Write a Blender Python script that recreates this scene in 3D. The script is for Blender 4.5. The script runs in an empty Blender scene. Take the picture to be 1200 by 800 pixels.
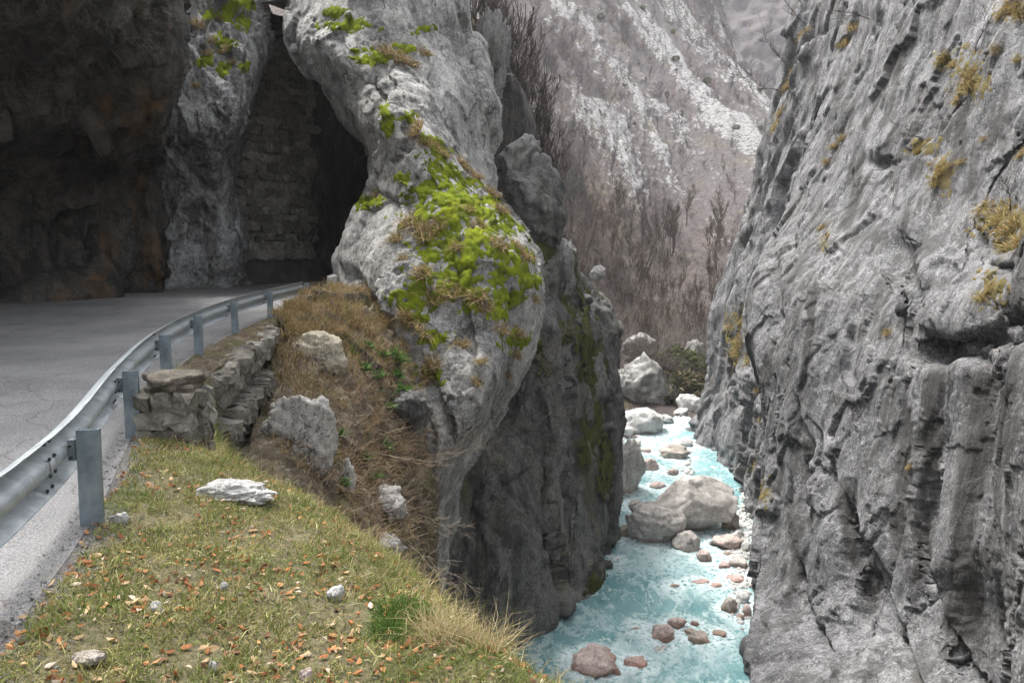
import bpy, math, random
import numpy as np
from mathutils import Vector, Matrix
random.seed(7); rng = np.random.default_rng(11)
R = math.radians
# ------------------------------------------------------------------ camera, world, light
sc = bpy.context.scene
COL = sc.collection
F, HZ, CAMZ = 933.0, 283.0, 2.1
TH = math.atan((400-HZ)/F)
cd = bpy.data.cameras.new('camera'); cam = bpy.data.objects.new('camera', cd); COL.objects.link(cam)
cd.sensor_width = 36; cd.lens = 36*F/1200; cd.clip_start = 0.05; cd.clip_end = 5000
cam.location = (0, 0, CAMZ); cam.rotation_euler = (math.pi/2-TH, 0, 0)
sc.camera = cam
SUN_EL, SUN_AZ = R(64), R(-38)           # high soft light from beyond, a little to the left
w = bpy.data.worlds.new('World'); sc.world = w; w.use_nodes = True
nt = w.node_tree; nt.nodes.clear()
sky = nt.nodes.new('ShaderNodeTexSky'); sky.sky_type = 'NISHITA'; sky.sun_disc = False
sky.sun_elevation = SUN_EL; sky.sun_rotation = SUN_AZ; sky.dust_density = 6; sky.air_density = 1; sky.ozone_density = 1
hs = nt.nodes.new('ShaderNodeHueSaturation'); hs.inputs['Saturation'].default_value = 0.22
bg = nt.nodes.new('ShaderNodeBackground'); bg.inputs['Strength'].default_value = 0.15
wo = nt.nodes.new('ShaderNodeOutputWorld')
nt.links.new(sky.outputs[0], hs.inputs['Color']); nt.links.new(hs.outputs[0], bg.inputs[0]); nt.links.new(bg.outputs[0], wo.inputs[0])
sl = bpy.data.lights.new('sun', 'SUN'); sl.energy = 2.2; sl.angle = R(12); sl.color = (1, .96, .9)
so = bpy.data.objects.new('sun', sl); COL.objects.link(so)
sd = Vector((math.sin(SUN_AZ)*math.cos(SUN_EL), math.cos(SUN_AZ)*math.cos(SUN_EL), math.sin(SUN_EL)))
so.rotation_euler = sd.to_track_quat('Z', 'Y').to_euler(); so.location = (0, 0, 60)
sc.view_settings.view_transform = 'Standard'; sc.view_settings.look = 'None'
sc.view_settings.exposure = 1.62; sc.view_settings.gamma = 1
# ------------------------------------------------------------------ helpers
CT, ST = math.cos(TH), math.sin(TH)
def P(px, py, d):
    """point whose image is (px, py) in the 1200 x 800 photograph at world distance y = d"""
    u = 400-py
    k = d/(F*CT+u*ST)
    return np.array([(px-600)*k, d, CAMZ+(u*CT-F*ST)*k])
def proj(v):
    x, y, z = v[:, 0], v[:, 1], v[:, 2]-CAMZ
    fw = y*CT-z*ST; up = y*ST+z*CT
    return 600+F*x/fw, 400-F*up/fw
def PZ(px, py, z):
    """point on the level z seen at pixel"""
    a = P(px, py, 1.0); k = (z-CAMZ)/(a[2]-CAMZ)
    return np.array([a[0]*k, k, z])
_perm = np.concatenate([rng.permutation(512)]*3)
_gr = rng.normal(size=(512, 3)); _gr /= np.linalg.norm(_gr, axis=1)[:, None]
def _h(i, j, k): return _perm[_perm[_perm[i & 511]+(j & 511)]+(k & 511)]
def perlin(p):
    p = np.asarray(p, float); i = np.floor(p).astype(np.int64); f = p-i
    w_ = f*f*f*(f*(f*6-15)+10); out = 0
    for a in (0, 1):
        wx = w_[:, 0] if a else 1-w_[:, 0]
        for b in (0, 1):
            wy = w_[:, 1] if b else 1-w_[:, 1]
            for c in (0, 1):
                wz = w_[:, 2] if c else 1-w_[:, 2]
                g = _gr[_h(i[:, 0]+a, i[:, 1]+b, i[:, 2]+c)]
                out = out+wx*wy*wz*((f-np.array([a, b, c]))*g).sum(1)
    return out*1.6
def fbm(p, o=4, gain=.5, ridged=False):
    s = 0; a = 1.0; t = 0
    for k in range(o):
        n = perlin(p+k*17.3)
        if ridged: n = 1-2*np.abs(n)
        s = s+a*n; t += a; a *= gain; p = p*2.03
    return s/t
def voro(p):
    """F1, F2-F1 and a random value per cell"""
    i = np.floor(p).astype(np.int64); N = len(p)
    f1 = np.full(N, 9.); f2 = np.full(N, 9.); idv = np.zeros(N)
    for a in (-1, 0, 1):
        for b in (-1, 0, 1):
            for c in (-1, 0, 1):
                h = _h(i[:, 0]+a, i[:, 1]+b, i[:, 2]+c)
                q = i+np.array([a, b, c])+.5+.42*_gr[h]
                d = np.sqrt(((p-q)**2).sum(1))
                m = d < f1
                f2 = np.where(m, f1, np.minimum(f2, d)); idv = np.where(m, h/512., idv); f1 = np.where(m, d, f1)
    return f1, f2-f1, idv
def sstep(a, b, x):
    t = np.clip((x-a)/(b-a), 0, 1); return t*t*(3-2*t)
def catmull(n, m):
    """m x n matrix of Catmull-Rom weights over n control points"""
    W = np.zeros((m, n))
    for r, t in enumerate(np.linspace(0, n-1, m)):
        i = min(int(t), n-2); f = t-i
        w4 = [-.5*f+f*f-.5*f**3, 1-2.5*f*f+1.5*f**3, .5*f+2*f*f-1.5*f**3, -.5*f*f+.5*f**3]
        if i == 0: w4[1] += 2*w4[0]; w4[2] -= w4[0]; w4[0] = 0
        if i == n-2: w4[2] += 2*w4[3]; w4[1] -= w4[3]; w4[3] = 0
        for k, wt in enumerate(w4):
            j = i-1+k
            if wt and 0 <= j < n: W[r, j] += wt
    return W
def loft(rows, nu, nv):
    """smooth grid (nv, nu, 3) through rows of control points"""
    L = [catmull(len(r), nu) @ np.array(r, float) for r in rows]
    L = np.array(L)
    return np.einsum('vr,ruc->vuc', catmull(len(rows), nv), L)
def gnormals(g, face=None):
    du = np.gradient(g, axis=1); dv = np.gradient(g, axis=0)
    n = np.cross(du, dv); n /= np.linalg.norm(n, axis=2)[..., None]+1e-9
    c = np.array(face if face is not None else (0, 0, CAMZ))
    if ((c-g)*n).sum(2).mean() < 0: n = -n
    return n
def grid_faces(nv, nu, flip=False):
    a = np.arange(nv*nu).reshape(nv, nu)
    q = np.stack([a[:-1, :-1], a[:-1, 1:], a[1:, 1:], a[1:, :-1]], -1).reshape(-1, 4)
    return q[:, ::-1] if flip else q
def mesh(name, v, f, smooth=True, cols=None):
    v = np.asarray(v, np.float32).reshape(-1, 3); f = np.asarray(f, np.int32)
    k = f.shape[1]; me = bpy.data.meshes.new(name)
    me.vertices.add(len(v)); me.vertices.foreach_set('co', v.ravel())
    me.loops.add(f.size); me.loops.foreach_set('vertex_index', f.ravel())
    me.polygons.add(len(f)); me.polygons.foreach_set('loop_start', np.arange(0, f.size, k, dtype=np.int32))
    me.polygons.foreach_set('loop_total', np.full(len(f), k, np.int32))
    me.polygons.foreach_set('use_smooth', np.full(len(f), smooth))
    me.update(calc_edges=True)
    if cols:
        for an, c in cols.items():
            c = np.asarray(c, np.float32)
            if c.ndim == 1:
                at = me.attributes.new(an, 'FLOAT', 'POINT'); at.data.foreach_set('value', c)
            else:
                at = me.attributes.new(an, 'FLOAT_COLOR', 'POINT')
                if c.shape[1] == 3: c = np.concatenate([c, np.ones((len(c), 1), np.float32)], 1)
                at.data.foreach_set('color', c.ravel())
    return me
def obj(name, me, mat=None, parent=None, kind=None, label=None, cat=None, group=None):
    o = bpy.data.objects.new(name, me); COL.objects.link(o)
    if isinstance(mat, MT): mat = mat.m
    if mat and not me.materials: me.materials.append(mat)
    if parent: o.parent = parent
    tag(o, label, cat, group, kind); return o
def tag(o, label=None, cat=None, group=None, kind=None):
    for k, val in (('label', label), ('category', cat), ('group', group), ('kind', kind)):
        if val: o[k] = val
    return o
def thing(name, loc, label, cat, group=None, rz=0):
    o = bpy.data.objects.new(name, None); COL.objects.link(o); o.location = loc; o.rotation_euler = (0, 0, rz)
    o.empty_display_size = .2
    return tag(o, label, cat, group)
def copy_tree(o, parent=None):
    c = o.copy(); COL.objects.link(c); c.parent = parent
    for ch in list(o.children): copy_tree(ch, c)
    return c
# ------------------------------------------------------------------ materials
class MT:
    def __init__(s, name, rough=.85, spec=.3):
        s.m = bpy.data.materials.new(name); s.m.use_nodes = True; s.t = s.m.node_tree
        s.b = s.t.nodes['Principled BSDF']; s.b.inputs['Roughness'].default_value = rough
        s.b.inputs['Specular IOR Level'].default_value = spec
        s.co = s.t.nodes.new('ShaderNodeTexCoord').outputs['Object']
    def L(s, a, b): s.t.links.new(a, b)
    def put(s, sock, v):
        if hasattr(v, 'is_linked') or isinstance(v, bpy.types.NodeSocket): s.L(v, sock)
        elif isinstance(v, tuple) and len(v) == 3 and sock.type == 'RGBA': sock.default_value = (*v, 1)
        else: sock.default_value = v
    def map(s, scale=(1, 1, 1), rot=(0, 0, 0), co=None):
        n = s.t.nodes.new('ShaderNodeMapping'); n.inputs['Scale'].default_value = scale; n.inputs['Rotation'].default_value = rot
        s.L(co or s.co, n.inputs[0]); return n.outputs[0]
    def noise(s, scale, detail=6, rough=.6, co=None, dist=0., col=False):
        n = s.t.nodes.new('ShaderNodeTexNoise'); s.L(co or s.co, n.inputs['Vector'])
        n.inputs['Scale'].default_value = scale; n.inputs['Detail'].default_value = detail
        n.inputs['Roughness'].default_value = rough; n.inputs['Distortion'].default_value = dist
        return n.outputs['Color' if col else 0]
    def vor(s, scale, feat='F1', co=None, out=0):
        n = s.t.nodes.new('ShaderNodeTexVoronoi'); n.feature = feat; s.L(co or s.co, n.inputs['Vector'])
        n.inputs['Scale'].default_value = scale; return n.outputs[out]
    def math(s, op, a, b=0.):
        n = s.t.nodes.new('ShaderNodeMath'); n.operation = op; s.put(n.inputs[0], a); s.put(n.inputs[1], b); return n.outputs[0]
    def rng(s, x, a, b, c=0., d=1.):
        n = s.t.nodes.new('ShaderNodeMapRange'); n.interpolation_type = 'SMOOTHSTEP'
        s.L(x, n.inputs[0])
        for i, v in enumerate((a, b, c, d)): n.inputs[i+1].default_value = v
        return n.outputs[0]
    def ramp(s, x, stops):
        n = s.t.nodes.new('ShaderNodeValToRGB'); s.L(x, n.inputs[0]); e = n.color_ramp.elements
        while len(e) < len(stops): e.new(.5)
        for el, (p_, c) in zip(e, stops): el.position = p_; el.color = (*c, 1)
        return n.outputs[0]
    def mix(s, f, a, b, mode='MIX'):
        n = s.t.nodes.new('ShaderNodeMix'); n.data_type = 'RGBA'; n.blend_type = mode
        s.put(n.inputs[0], f); s.put(n.inputs[6], a); s.put(n.inputs[7], b); return n.outputs[2]
    def attr(s, name, out='Fac'):
        n = s.t.nodes.new('ShaderNodeAttribute'); n.attribute_name = name; return n.outputs[out]
    def warp(s, co, amt, scale, detail=3):
        n = s.t.nodes.new('ShaderNodeVectorMath'); n.operation = 'MULTIPLY_ADD'
        s.L(s.noise(scale, detail, .6, co, col=True), n.inputs[0]); n.inputs[1].default_value = (amt,)*3; s.L(co, n.inputs[2])
        return n.outputs[0]
    def bump(s, h, strength=.5, dist=.1, prev=None):
        n = s.t.nodes.new('ShaderNodeBump'); n.inputs['Strength'].default_value = strength; n.inputs['Distance'].default_value = dist
        s.L(h, n.inputs['Height'])
        if prev is not None: s.L(prev, n.inputs['Normal'])
        s.L(n.outputs[0], s.b.inputs['Normal']); return n.outputs[0]
    def color(s, c): s.put(s.b.inputs['Base Color'], c)
    def rough(s, r): s.put(s.b.inputs['Roughness'], r)
def rock_mat(name, dark=(.09, .088, .086), mid=(.25, .245, .24), light=(.5, .495, .48), stain=.6, stain_col=(.05, .05, .05),
             lichen=.35, brown=.2, brown_col=(.22, .15, .09), scale=1., lean=0., rough=.85, crack=.8, bed=(1, 1, .25), spec=.3, bd=.1):
    m = MT(name, rough, spec)
    bc = m.map((1, 1, 1), (0, lean, 0))
    n1 = m.noise(.33*scale, 8, .62, m.map((1, 1, .55), (0, lean, 0)), .4)
    n2 = m.noise(2.2*scale, 9, .72, m.map((1, 1, .7), (0, lean, 0)))
    n3 = m.noise(15*scale, 5, .75)
    n5 = m.noise(7.5*scale, 7, .75)
    x = m.math('ADD', m.math('ADD', m.math('MULTIPLY', n1, .36), m.math('MULTIPLY', n2, .36)), m.math('MULTIPLY', n5, .28))
    c = m.ramp(x, [(.41, dark), (.475, mid), (.53, tuple(.6*a+.4*b for a, b in zip(mid, light))), (.59, light)])
    c = m.mix(m.math('MULTIPLY', m.rng(n5, .52, .68), lichen*.8), c, (.6, .59, .56))
    c = m.mix(m.math('MULTIPLY', m.rng(n5, .47, .36), .5), c, tuple(a*.75 for a in dark))
    c = m.mix(m.math('MULTIPLY', m.rng(n3, .52, .72), lichen), c, (.62, .61, .58))
    c = m.mix(m.math('MULTIPLY', m.rng(n3, .46, .3), .6), c, tuple(a*.6 for a in dark))
    # brown iron and lichen tints
    nb = m.noise(.55*scale, 6, .7, m.warp(m.map((1, 1, .16)), .3, .6))
    c = m.mix(m.math('MULTIPLY', m.rng(nb, .52, .7), brown), c, brown_col)
    # dark seepage streaks running down the face
    st = m.noise(1.1*scale, 7, .6, m.warp(m.map((1.3, 1.3, .1), (0, lean*.6, 0)), .25, .7), .2)
    big = m.rng(m.noise(.15*scale, 3, .5), .4, .55)
    c = m.mix(m.math('MULTIPLY', m.math('MULTIPLY', m.rng(st, .47, .58), big), stain), c, stain_col)
    pt_ = m.noise(.9*scale, 8, .7, m.warp(m.map((1.4, 1.4, .5), (0, lean, 0)), .4, .9)); c = m.mix(m.math('MULTIPLY', m.rng(pt_, .53, .6), stain*.65), c, tuple(a*1.15 for a in dark)); c = m.mix(m.math('MULTIPLY', m.rng(pt_, .45, .39), .35), c, light)
    sa = m.attr('seep'); c = m.mix(m.math('MULTIPLY', sa, m.rng(m.noise(2.5, 7, .7, m.map((1.5, 1.5, .2))), .3, .6, .45, 1.)), c, (.026, .023, .021))
    # fine irregular cracks: contour lines of a warped noise along the bedding
    wc = m.warp(m.map(bed, (0, lean, 0)), .5, 1.1, 5)
    def line(sc, wd, det, co): return m.rng(m.math('ABSOLUTE', m.math('SUBTRACT', m.noise(sc, det, .55, co), .5)), wd, wd*.15)
    g1 = m.rng(m.noise(.6*scale, 3), .5, .6); g2 = m.rng(m.noise(1.1*scale, 3, .5, m.map((1, 1.2, 1))), .5, .62)
    ck = m.math('MULTIPLY', line(.42*scale, .009, 6, wc), g1); ck2 = m.math('MULTIPLY', line(1.5*scale, .012, 5, wc), g2)
    ck = m.math('MAXIMUM', ck, m.math('MULTIPLY', ck2, .75))
    c = m.mix(m.math('MULTIPLY', ck, crack), c, (.03, .028, .026))
    n4 = m.noise(48*scale, 3, .8)
    c = m.mix(m.math('MULTIPLY', m.rng(n4, .5, .36), .45), c, tuple(a*.7 for a in dark))
    c = m.mix(m.math('MULTIPLY', m.rng(n4, .54, .68), lichen*.7), c, (.66, .65, .62))
    m.c = c
    h = m.math('ADD', m.math('ADD', m.math('MULTIPLY', n2, .8), m.math('MULTIPLY', n5, .55)), m.math('ADD', m.math('MULTIPLY', n3, .3), m.math('MULTIPLY', n4, .12)))
    h = m.math('SUBTRACT', h, m.math('MULTIPLY', ck, .35))
    m.h = h
    m.color(c); m.bump(h, 1., bd/scale)
    return m
# ------------------------------------------------------------------ rock surfaces
def facet(x, tilt, step, groove=0.):
    """every cell of a warped mosaic becomes a tilted broken face"""
    i = np.floor(x).astype(np.int64); N = len(x); f1 = np.full(N, 9.); f2 = np.full(N, 9.); val = np.zeros(N)
    for a in (-1, 0, 1):
        for b in (-1, 0, 1):
            for c in (-1, 0, 1):
                h = _h(i[:, 0]+a, i[:, 1]+b, i[:, 2]+c); r = x-(i+np.array([a, b, c])+.5+.45*_gr[h])
                dd = np.sqrt((r*r).sum(1)); m_ = dd < f1; f2 = np.where(m_, f1, np.minimum(f2, dd))
                val = np.where(m_, tilt*(r*_gr[(h*7+3) & 511]).sum(1)+step*(h/256.-1), val); f1 = np.where(m_, dd, f1)
    return val-groove*(1-sstep(0, .07, f2-f1))
def rockify(g, big=.5, block=.25, groove=.12, fine=.07, fs=1., lean=0., stretch=.3, bs=.45, face=None, flute=0., slab=0., axis=(.3, .95, 0.), period=3.2):
    """push a smooth grid along its normals: bulges, stepped slabs, broken blocks, cracks, flutes, pits"""
    nv, nu = g.shape[:2]; n = gnormals(g, face).reshape(-1, 3); p = g.reshape(-1, 3).copy()
    c, s = math.cos(lean), math.sin(lean)
    q = np.stack([p[:, 0]*c-p[:, 2]*s, p[:, 1], (p[:, 0]*s+p[:, 2]*c)*stretch], 1)
    wv = np.stack([fbm(p*.5+k*31.7, 4)*(stretch if k == 2 else 1) for k in range(3)], 1)
    d = big*fbm(q*.16*fs+5, 3)+.45*big*fbm(q*.45*fs+9, 3)
    if slab:
        for per, am, gt in ((period, slab, None), (period*.37, slab*.4, .22)):
            t = (q@np.array(axis)+2.2*fbm(q*np.array([.3, .3, .45])+77+per, 3)+.35*wv[:, 0])/per
            f = t-np.floor(t); k = (_perm[(np.floor(t).astype(int)) & 511]/512.)*.8+.4
            prof_ = (1-f)**.8*sstep(0, .07, f)
            gg = 1 if gt is None else sstep(-.15, .3, fbm(p*gt+19, 2))
            d += am*k*gg*(prof_-.5)*(.45+.8*sstep(-.35, .35, fbm(p*.16+per*7, 2)))
    gb = sstep(-.25, .25, fbm(p*.2+27, 2))
    wq = np.stack([fbm(p*1.3+k*13.1, 3)*(stretch if k == 2 else 1) for k in range(3)], 1)
    d += (.35+.65*gb)*facet(q*bs*fs+wv*.45+wq*.06, block*1.6/1, block*.5, groove)
    gate = sstep(-.2, .25, fbm(p*.33+71, 2))
    d += (.2+.8*gate)*facet(q*bs*2.7*fs+wv*.5+wq*.15+13, block*.6, block*.18, groove*.4)
    gate = sstep(-.2, .25, fbm(p*.45+171, 2))
    d += gate*facet(p*bs*7*fs+wq*.3+37, block*.22, block*.06, groove*.15)
    if flute:
        qf = q*np.array([1., 1., .25])
        d += flute*fbm(qf*.8*fs+wv*.2+3, 3, .45)*sstep(-.2, .3, fbm(p*.2+41, 2))
    d += fine*(.6*fbm(p*1.6*fs+2, 5, .6)+.4*fbm(p*2.3*fs+22, 4, .55, True))
    out = p+n*d[:, None]
    return out.reshape(nv, nu, 3)
def ledges(g, lines):
    """broken edges on a surface: each line steps the rock on one of its sides inward, fading away from the edge"""
    v = g.reshape(-1, 3).copy(); n = gnormals(g).reshape(-1, 3); px, py = proj(v); wob = 7*fbm(v*.5+3, 4); wob2 = 7*fbm(v*.5+43, 4); px, py = px+wob, py+wob2
    d = np.zeros(len(v))
    for pts, amp, wd, side in lines:
        best = np.full(len(v), 1e9); sg = np.zeros(len(v)); tp = np.zeros(len(v)); k = len(pts)-1
        for j in range(k):
            a, b = np.array(pts[j], float), np.array(pts[j+1], float); t = b-a; L_ = np.hypot(*t)
            q = ((px-a[0])*t[0]+(py-a[1])*t[1])/L_**2; qc = np.clip(q, 0, 1); dd = np.hypot(px-a[0]-qc*t[0], py-a[1]-qc*t[1])
            cr = (t[0]*(py-a[1])-t[1]*(px-a[0])); m_ = dd < best; best = np.where(m_, dd, best); sg = np.where(m_, np.sign(cr), sg); tp = np.where(m_, (j+qc)/k, tp)
        d += amp*np.exp(-best/wd)*(sg*side > 0)*np.clip(4*tp*(1-tp)*1.6, 0, 1)*sstep(0, 3, best)
    return (v-n*d[:, None]).reshape(g.shape)
def rows_p(rows): return [[P(*a) if len(a) == 3 else np.array(a[1:]) for a in r] for r in rows]
def sheet(name, g, mat, kind='structure', cols=None, smooth=True, **k):
    nv, nu = g.shape[:2]
    return obj(name, mesh(name, g, grid_faces(nv, nu), smooth, cols), mat, kind=kind, **k)

M_nose = rock_mat('limestone_spur', (.075, .074, .071), (.28, .278, .268), (.6, .595, .575), stain=.5, lichen=.5, brown=.12, lean=.25)
M_cliff = rock_mat('limestone_cliff', (.026, .026, .029), (.084, .085, .091), (.245, .246, .256), stain=.95, stain_col=(.06, .058, .056), lichen=.32, brown=.1, lean=-.32, bed=(1, 1, .22), bd=.055)
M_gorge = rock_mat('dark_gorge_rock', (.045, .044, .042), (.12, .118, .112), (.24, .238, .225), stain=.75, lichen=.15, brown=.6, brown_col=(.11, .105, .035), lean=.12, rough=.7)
M_cave = rock_mat('wet_shade_toned_cave_rock', (.014, .013, .012), (.05, .046, .041), (.15, .134, .115), stain=.85, stain_col=(.018, .017, .016), lichen=.08, brown=.9, brown_col=(.2, .115, .055), bed=(1, 1, .2), rough=.6)  # wet rock; overhang and tunnel shade is also put into its darker colour
M_butt = rock_mat('weathered_buttress_rock', (.07, .07, .068), (.26, .262, .26), (.58, .585, .58), stain=.8, lichen=.3, brown=.5, brown_col=(.2, .15, .09))
M_bould = rock_mat('river_boulder_stone', (.16, .155, .15), (.42, .4, .385), (.66, .64, .62), stain=.1, lichen=.4, brown=.3, brown_col=(.42, .27, .2), bed=(1, 1, .7), crack=.5, scale=1.4)

# --- mossy rock spur between road and gorge
def hook(r, l=(14, 5), rr=(-10, 5)):
    a, b = r[0], r[-1]
    return [(a[0]+l[0], a[1], a[2]+l[1])]+list(r)+[(b[0]+rr[0], b[1], b[2]+rr[1])]
nose_rows = [
 [(380,-330,43),(410,-330,41),(440,-330,40),(480,-330,41),(520,-330,43),(545,-330,46)],
 [(352,-130,39),(380,-130,37),(420,-130,36),(470,-130,37),(520,-130,39),(548,-130,42)],
 [(346,0,37.5),(378,0,35),(425,0,34),(480,0,35),(525,0,37),(550,0,40)],
 [(341,45,37),(366,50,34),(415,58,32.6),(475,60,33.3),(530,60,35.5),(563,55,39)],
 [(380,103,36),(403,100,33.5),(440,98,31.6),(490,104,31.4),(545,110,34),(579,112,38)],
 [(409,150,35.5),(422,148,32.6),(452,145,30.4),(500,150,30),(555,160,33),(588,168,37)],
 [(436,192,34.5),(443,190,32),(468,190,29.6),(512,195,29),(560,210,30.6),(600,226,35)],
 [(430,238,33.6),(446,233,31),(480,235,28.6),(530,240,28),(582,250,29.4),(622,260,33.5)],
 [(399,292,33),(421,290,30.4),(468,290,27.6),(530,290,26.8),(588,290,27.4),(640,295,31.5)],
 [(396,342,31.5),(422,340,29.3),(470,340,26.6),(530,340,25.8),(588,342,26.3),(637,345,30)],
 [(398,388,29.5),(450,390,26.3),(500,390,25.2),(550,390,25),(592,390,25.8),(629,390,29)],
 [(430,440,26),(475,440,24.8),(515,440,24.2),(555,440,24.2),(588,440,25.2),(611,438,28)],
 [(450,490,24.8),(485,490,23.8),(515,490,23.4),(545,489,23.6),(567,487,24.5),(583,482,26.8)],
 [(470,540,24.2),(492,540,23.4),(512,538,23.2),(530,534,23.6),(544,528,24.6),(555,520,26.5)],
 [(478,600,24.2),(492,600,23.7),(506,600,23.6),(517,597,24.2),(526,592,25.4),(533,586,27.3)],
 [(478,680,24.8),(490,680,24.3),(500,680,24.2),(508,678,24.9),(514,674,26.2),(519,668,28.2)],
 [(470,790,25.5),(482,790,25.2),(492,790,25.2),(500,788,26),(506,784,27.2),(510,778,29)],
]
NOSE = rows_p([hook(r) for r in nose_rows])
g_nose = loft(NOSE, 420, 540)
nose_n = gnormals(g_nose)
g_nose = ledges(g_nose, [([(470,0),(500,60),(512,120),(560,190),(625,270),(640,330)], .5, 30, -1), ([(560,0),(562,60),(580,130),(600,220)], .5, 18, 1), ([(345,60),(400,110),(430,150),(440,200)], .5, 25, 1),
    ([(450,60),(430,100),(455,130),(500,140)], .3, 20, -1), ([(540,300),(560,400),(575,470)], .35, 14, 1), ([(500,420),(520,470),(540,520)], .4, 16, 1), ([(590,340),(610,400),(600,450)], .35, 14, -1), ([(480,460),(500,520),(505,590)], .4, 14, -1), ([(400,300),(450,330),(455,370)], .4, 30, 1), ([(440,215),(470,230),(480,300)], .2, 20, 1)])
g_nose = rockify(g_nose, big=.65, block=.22, groove=.01, fine=.075, lean=-.5, stretch=.7, bs=.34, slab=.07, axis=(.75, .1, .65), period=2.6)
sheet('mossy_rock_spur', g_nose, M_nose)

# --- gorge wall below the spur
gw = [
 [(560,225,48),(600,235,48),(630,250,48),(652,272,49),(664,285,52)],
 [(560,240,40),(605,245,40),(638,262,40.5),(660,285,42.5),(674,292,46)],
 [(560,300,38),(600,300,38),(640,300,38.5),(668,305,41),(680,312,46)],
 [(560,340,36.5),(600,340,36.8),(645,345,38),(684,340,42),(714,350,47)],
 [(555,390,34.5),(600,390,35),(650,390,36.3),(695,388,40),(730,388,45)],
 [(545,450,32.8),(600,450,33.5),(650,450,35),(695,450,38.5),(728,450,43)],
 [(520,520,31.3),(580,520,31.8),(640,520,33.5),(690,520,37),(722,520,41)],
 [(495,600,30.3),(560,600,30.6),(620,600,31.8),(680,600,35),(716,600,39.3)],
 [(480,690,29.7),(550,690,29.9),(610,690,30.6),(670,690,33.5),(718,688,37.2)],
 [(470,790,29.2),(540,790,29.2),(596,785,29.8),(650,752,32),(715,705,36)],
 [(460,880,28),(530,880,28),(590,875,28.6),(650,845,30.4),(715,800,34)],
]
g_gw = loft(rows_p([hook(r, (0, 1), (-14, 7)) for r in gw]), 290, 350)
g_gw = ledges(g_gw, [([(640,385),(612,450),(580,500),(556,560),(530,660)], 1.5, 24, -1), ([(672,300),(690,360),(700,440),(712,540)], .7, 24, -1), ([(640,430),(655,520),(650,600),(672,700)], .6, 22, 1), ([(560,640),(590,560),(640,545)], .35, 30, 1), ([(690,560),(672,640),(680,720)], .6, 18, 1), ([(610,520),(607,600),(590,720)], .45, 22, -1), ([(716,380),(705,470),(720,560)], .4, 14, 1)])
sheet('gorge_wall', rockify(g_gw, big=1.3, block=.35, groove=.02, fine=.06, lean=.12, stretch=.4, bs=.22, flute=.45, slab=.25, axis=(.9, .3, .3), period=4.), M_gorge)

# --- right wall of the gorge, far part then near slab
fw = [
 [(990,-330,66),(1010,-330,62),(1040,-330,58),(1080,-330,54)],
 [(965,-120,66),(985,-120,62),(1010,-120,58),(1040,-120,54)],
 [(930,0,66),(945,0,62),(968,0,58),(1000,0,55)],
 [(906,120,66),(918,120,62),(938,120,58),(965,120,54)],
 [(881,240,66),(893,240,61),(910,240,57),(940,240,52)],
 [(846,330,67),(860,330,62),(880,330,57),(915,330,50)],
 [(828,390,67),(842,390,63),(872,390,57),(918,390,49)],
 [(827,440,66),(842,440,62),(872,440,56),(920,440,47)],
 [(816,500,64),(832,500,60),(865,500,54),(920,500,45)],
 [(818,545,60),(840,548,57),(870,552,51),(920,560,43)],
 [(842,588,54),(862,595,50),(884,605,45),(920,620,41)],
 [(858,640,50),(874,645,46),(890,650,42),(925,660,38)],
]
g_fw = loft(rows_p([[(r[0][0]+22, r[0][1], r[0][2]+9)]+r for r in fw]), 180, 310)
sheet('far_gorge_cliff', rockify(g_fw, big=.8, block=.5, groove=.03, fine=.08, lean=-.33, stretch=.3, bs=.28, slab=.45, period=4.5), M_cliff)
nw = [
 [(1080,-420,56),(1110,-420,50),(1160,-420,44),(1210,-420,40),(1280,-420,36),(1400,-420,28)],
 [(1025,-150,54),(1060,-150,47.5),(1110,-150,42),(1165,-150,38),(1230,-150,33),(1340,-150,26)],
 [(985,0,54),(1022,0,47),(1080,0,40.5),(1140,0,35),(1215,0,29.5),(1320,0,23)],
 [(950,120,54),(985,120,47),(1045,120,40.3),(1120,120,33.5),(1205,120,27),(1310,120,21)],
 [(922,240,52),(948,240,46),(1005,240,39.5),(1085,240,32.5),(1190,240,25),(1250,240,18.8)],
 [(884,322,47),(902,325,43.6),(960,330,37.5),(1045,330,31.2),(1160,330,24),(1250,330,17.2)],
 [(877,390,44),(897,395,41.2),(952,400,35.6),(1035,400,29.8),(1150,400,23.2),(1250,400,16.4)],
 [(892,470,41.5),(908,475,39),(952,480,34),(1032,480,28.4),(1140,480,22.8),(1250,480,15.8)],
 [(893,540,39.8),(908,550,37.2),(950,560,32.5),(1030,560,27.3),(1140,560,22),(1250,560,15.3)],
 [(882,640,36.4),(899,640,35),(946,640,31),(1028,640,26.3),(1140,640,21.3),(1250,640,15)],
 [(880,720,32.6),(897,720,31.6),(945,720,29.6),(1028,720,25.3),(1140,720,20.7),(1250,720,14.6)],
 [(876,800,27.2),(893,800,26.6),(943,800,25),(1026,800,22.6),(1140,800,20),(1250,800,14.3)],
 [(870,920,22),(888,920,21.6),(940,920,20.8),(1025,920,19.6),(1140,920,17.4),(1250,920,13.6)],
]
g_nw = loft(rows_p([[(r[0][0]+16, r[0][1], r[0][2]+6)]+r+[(r[-1][0]+330, r[-1][1], r[-1][2]*.62)] for r in nw]), 575, 700)
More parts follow.
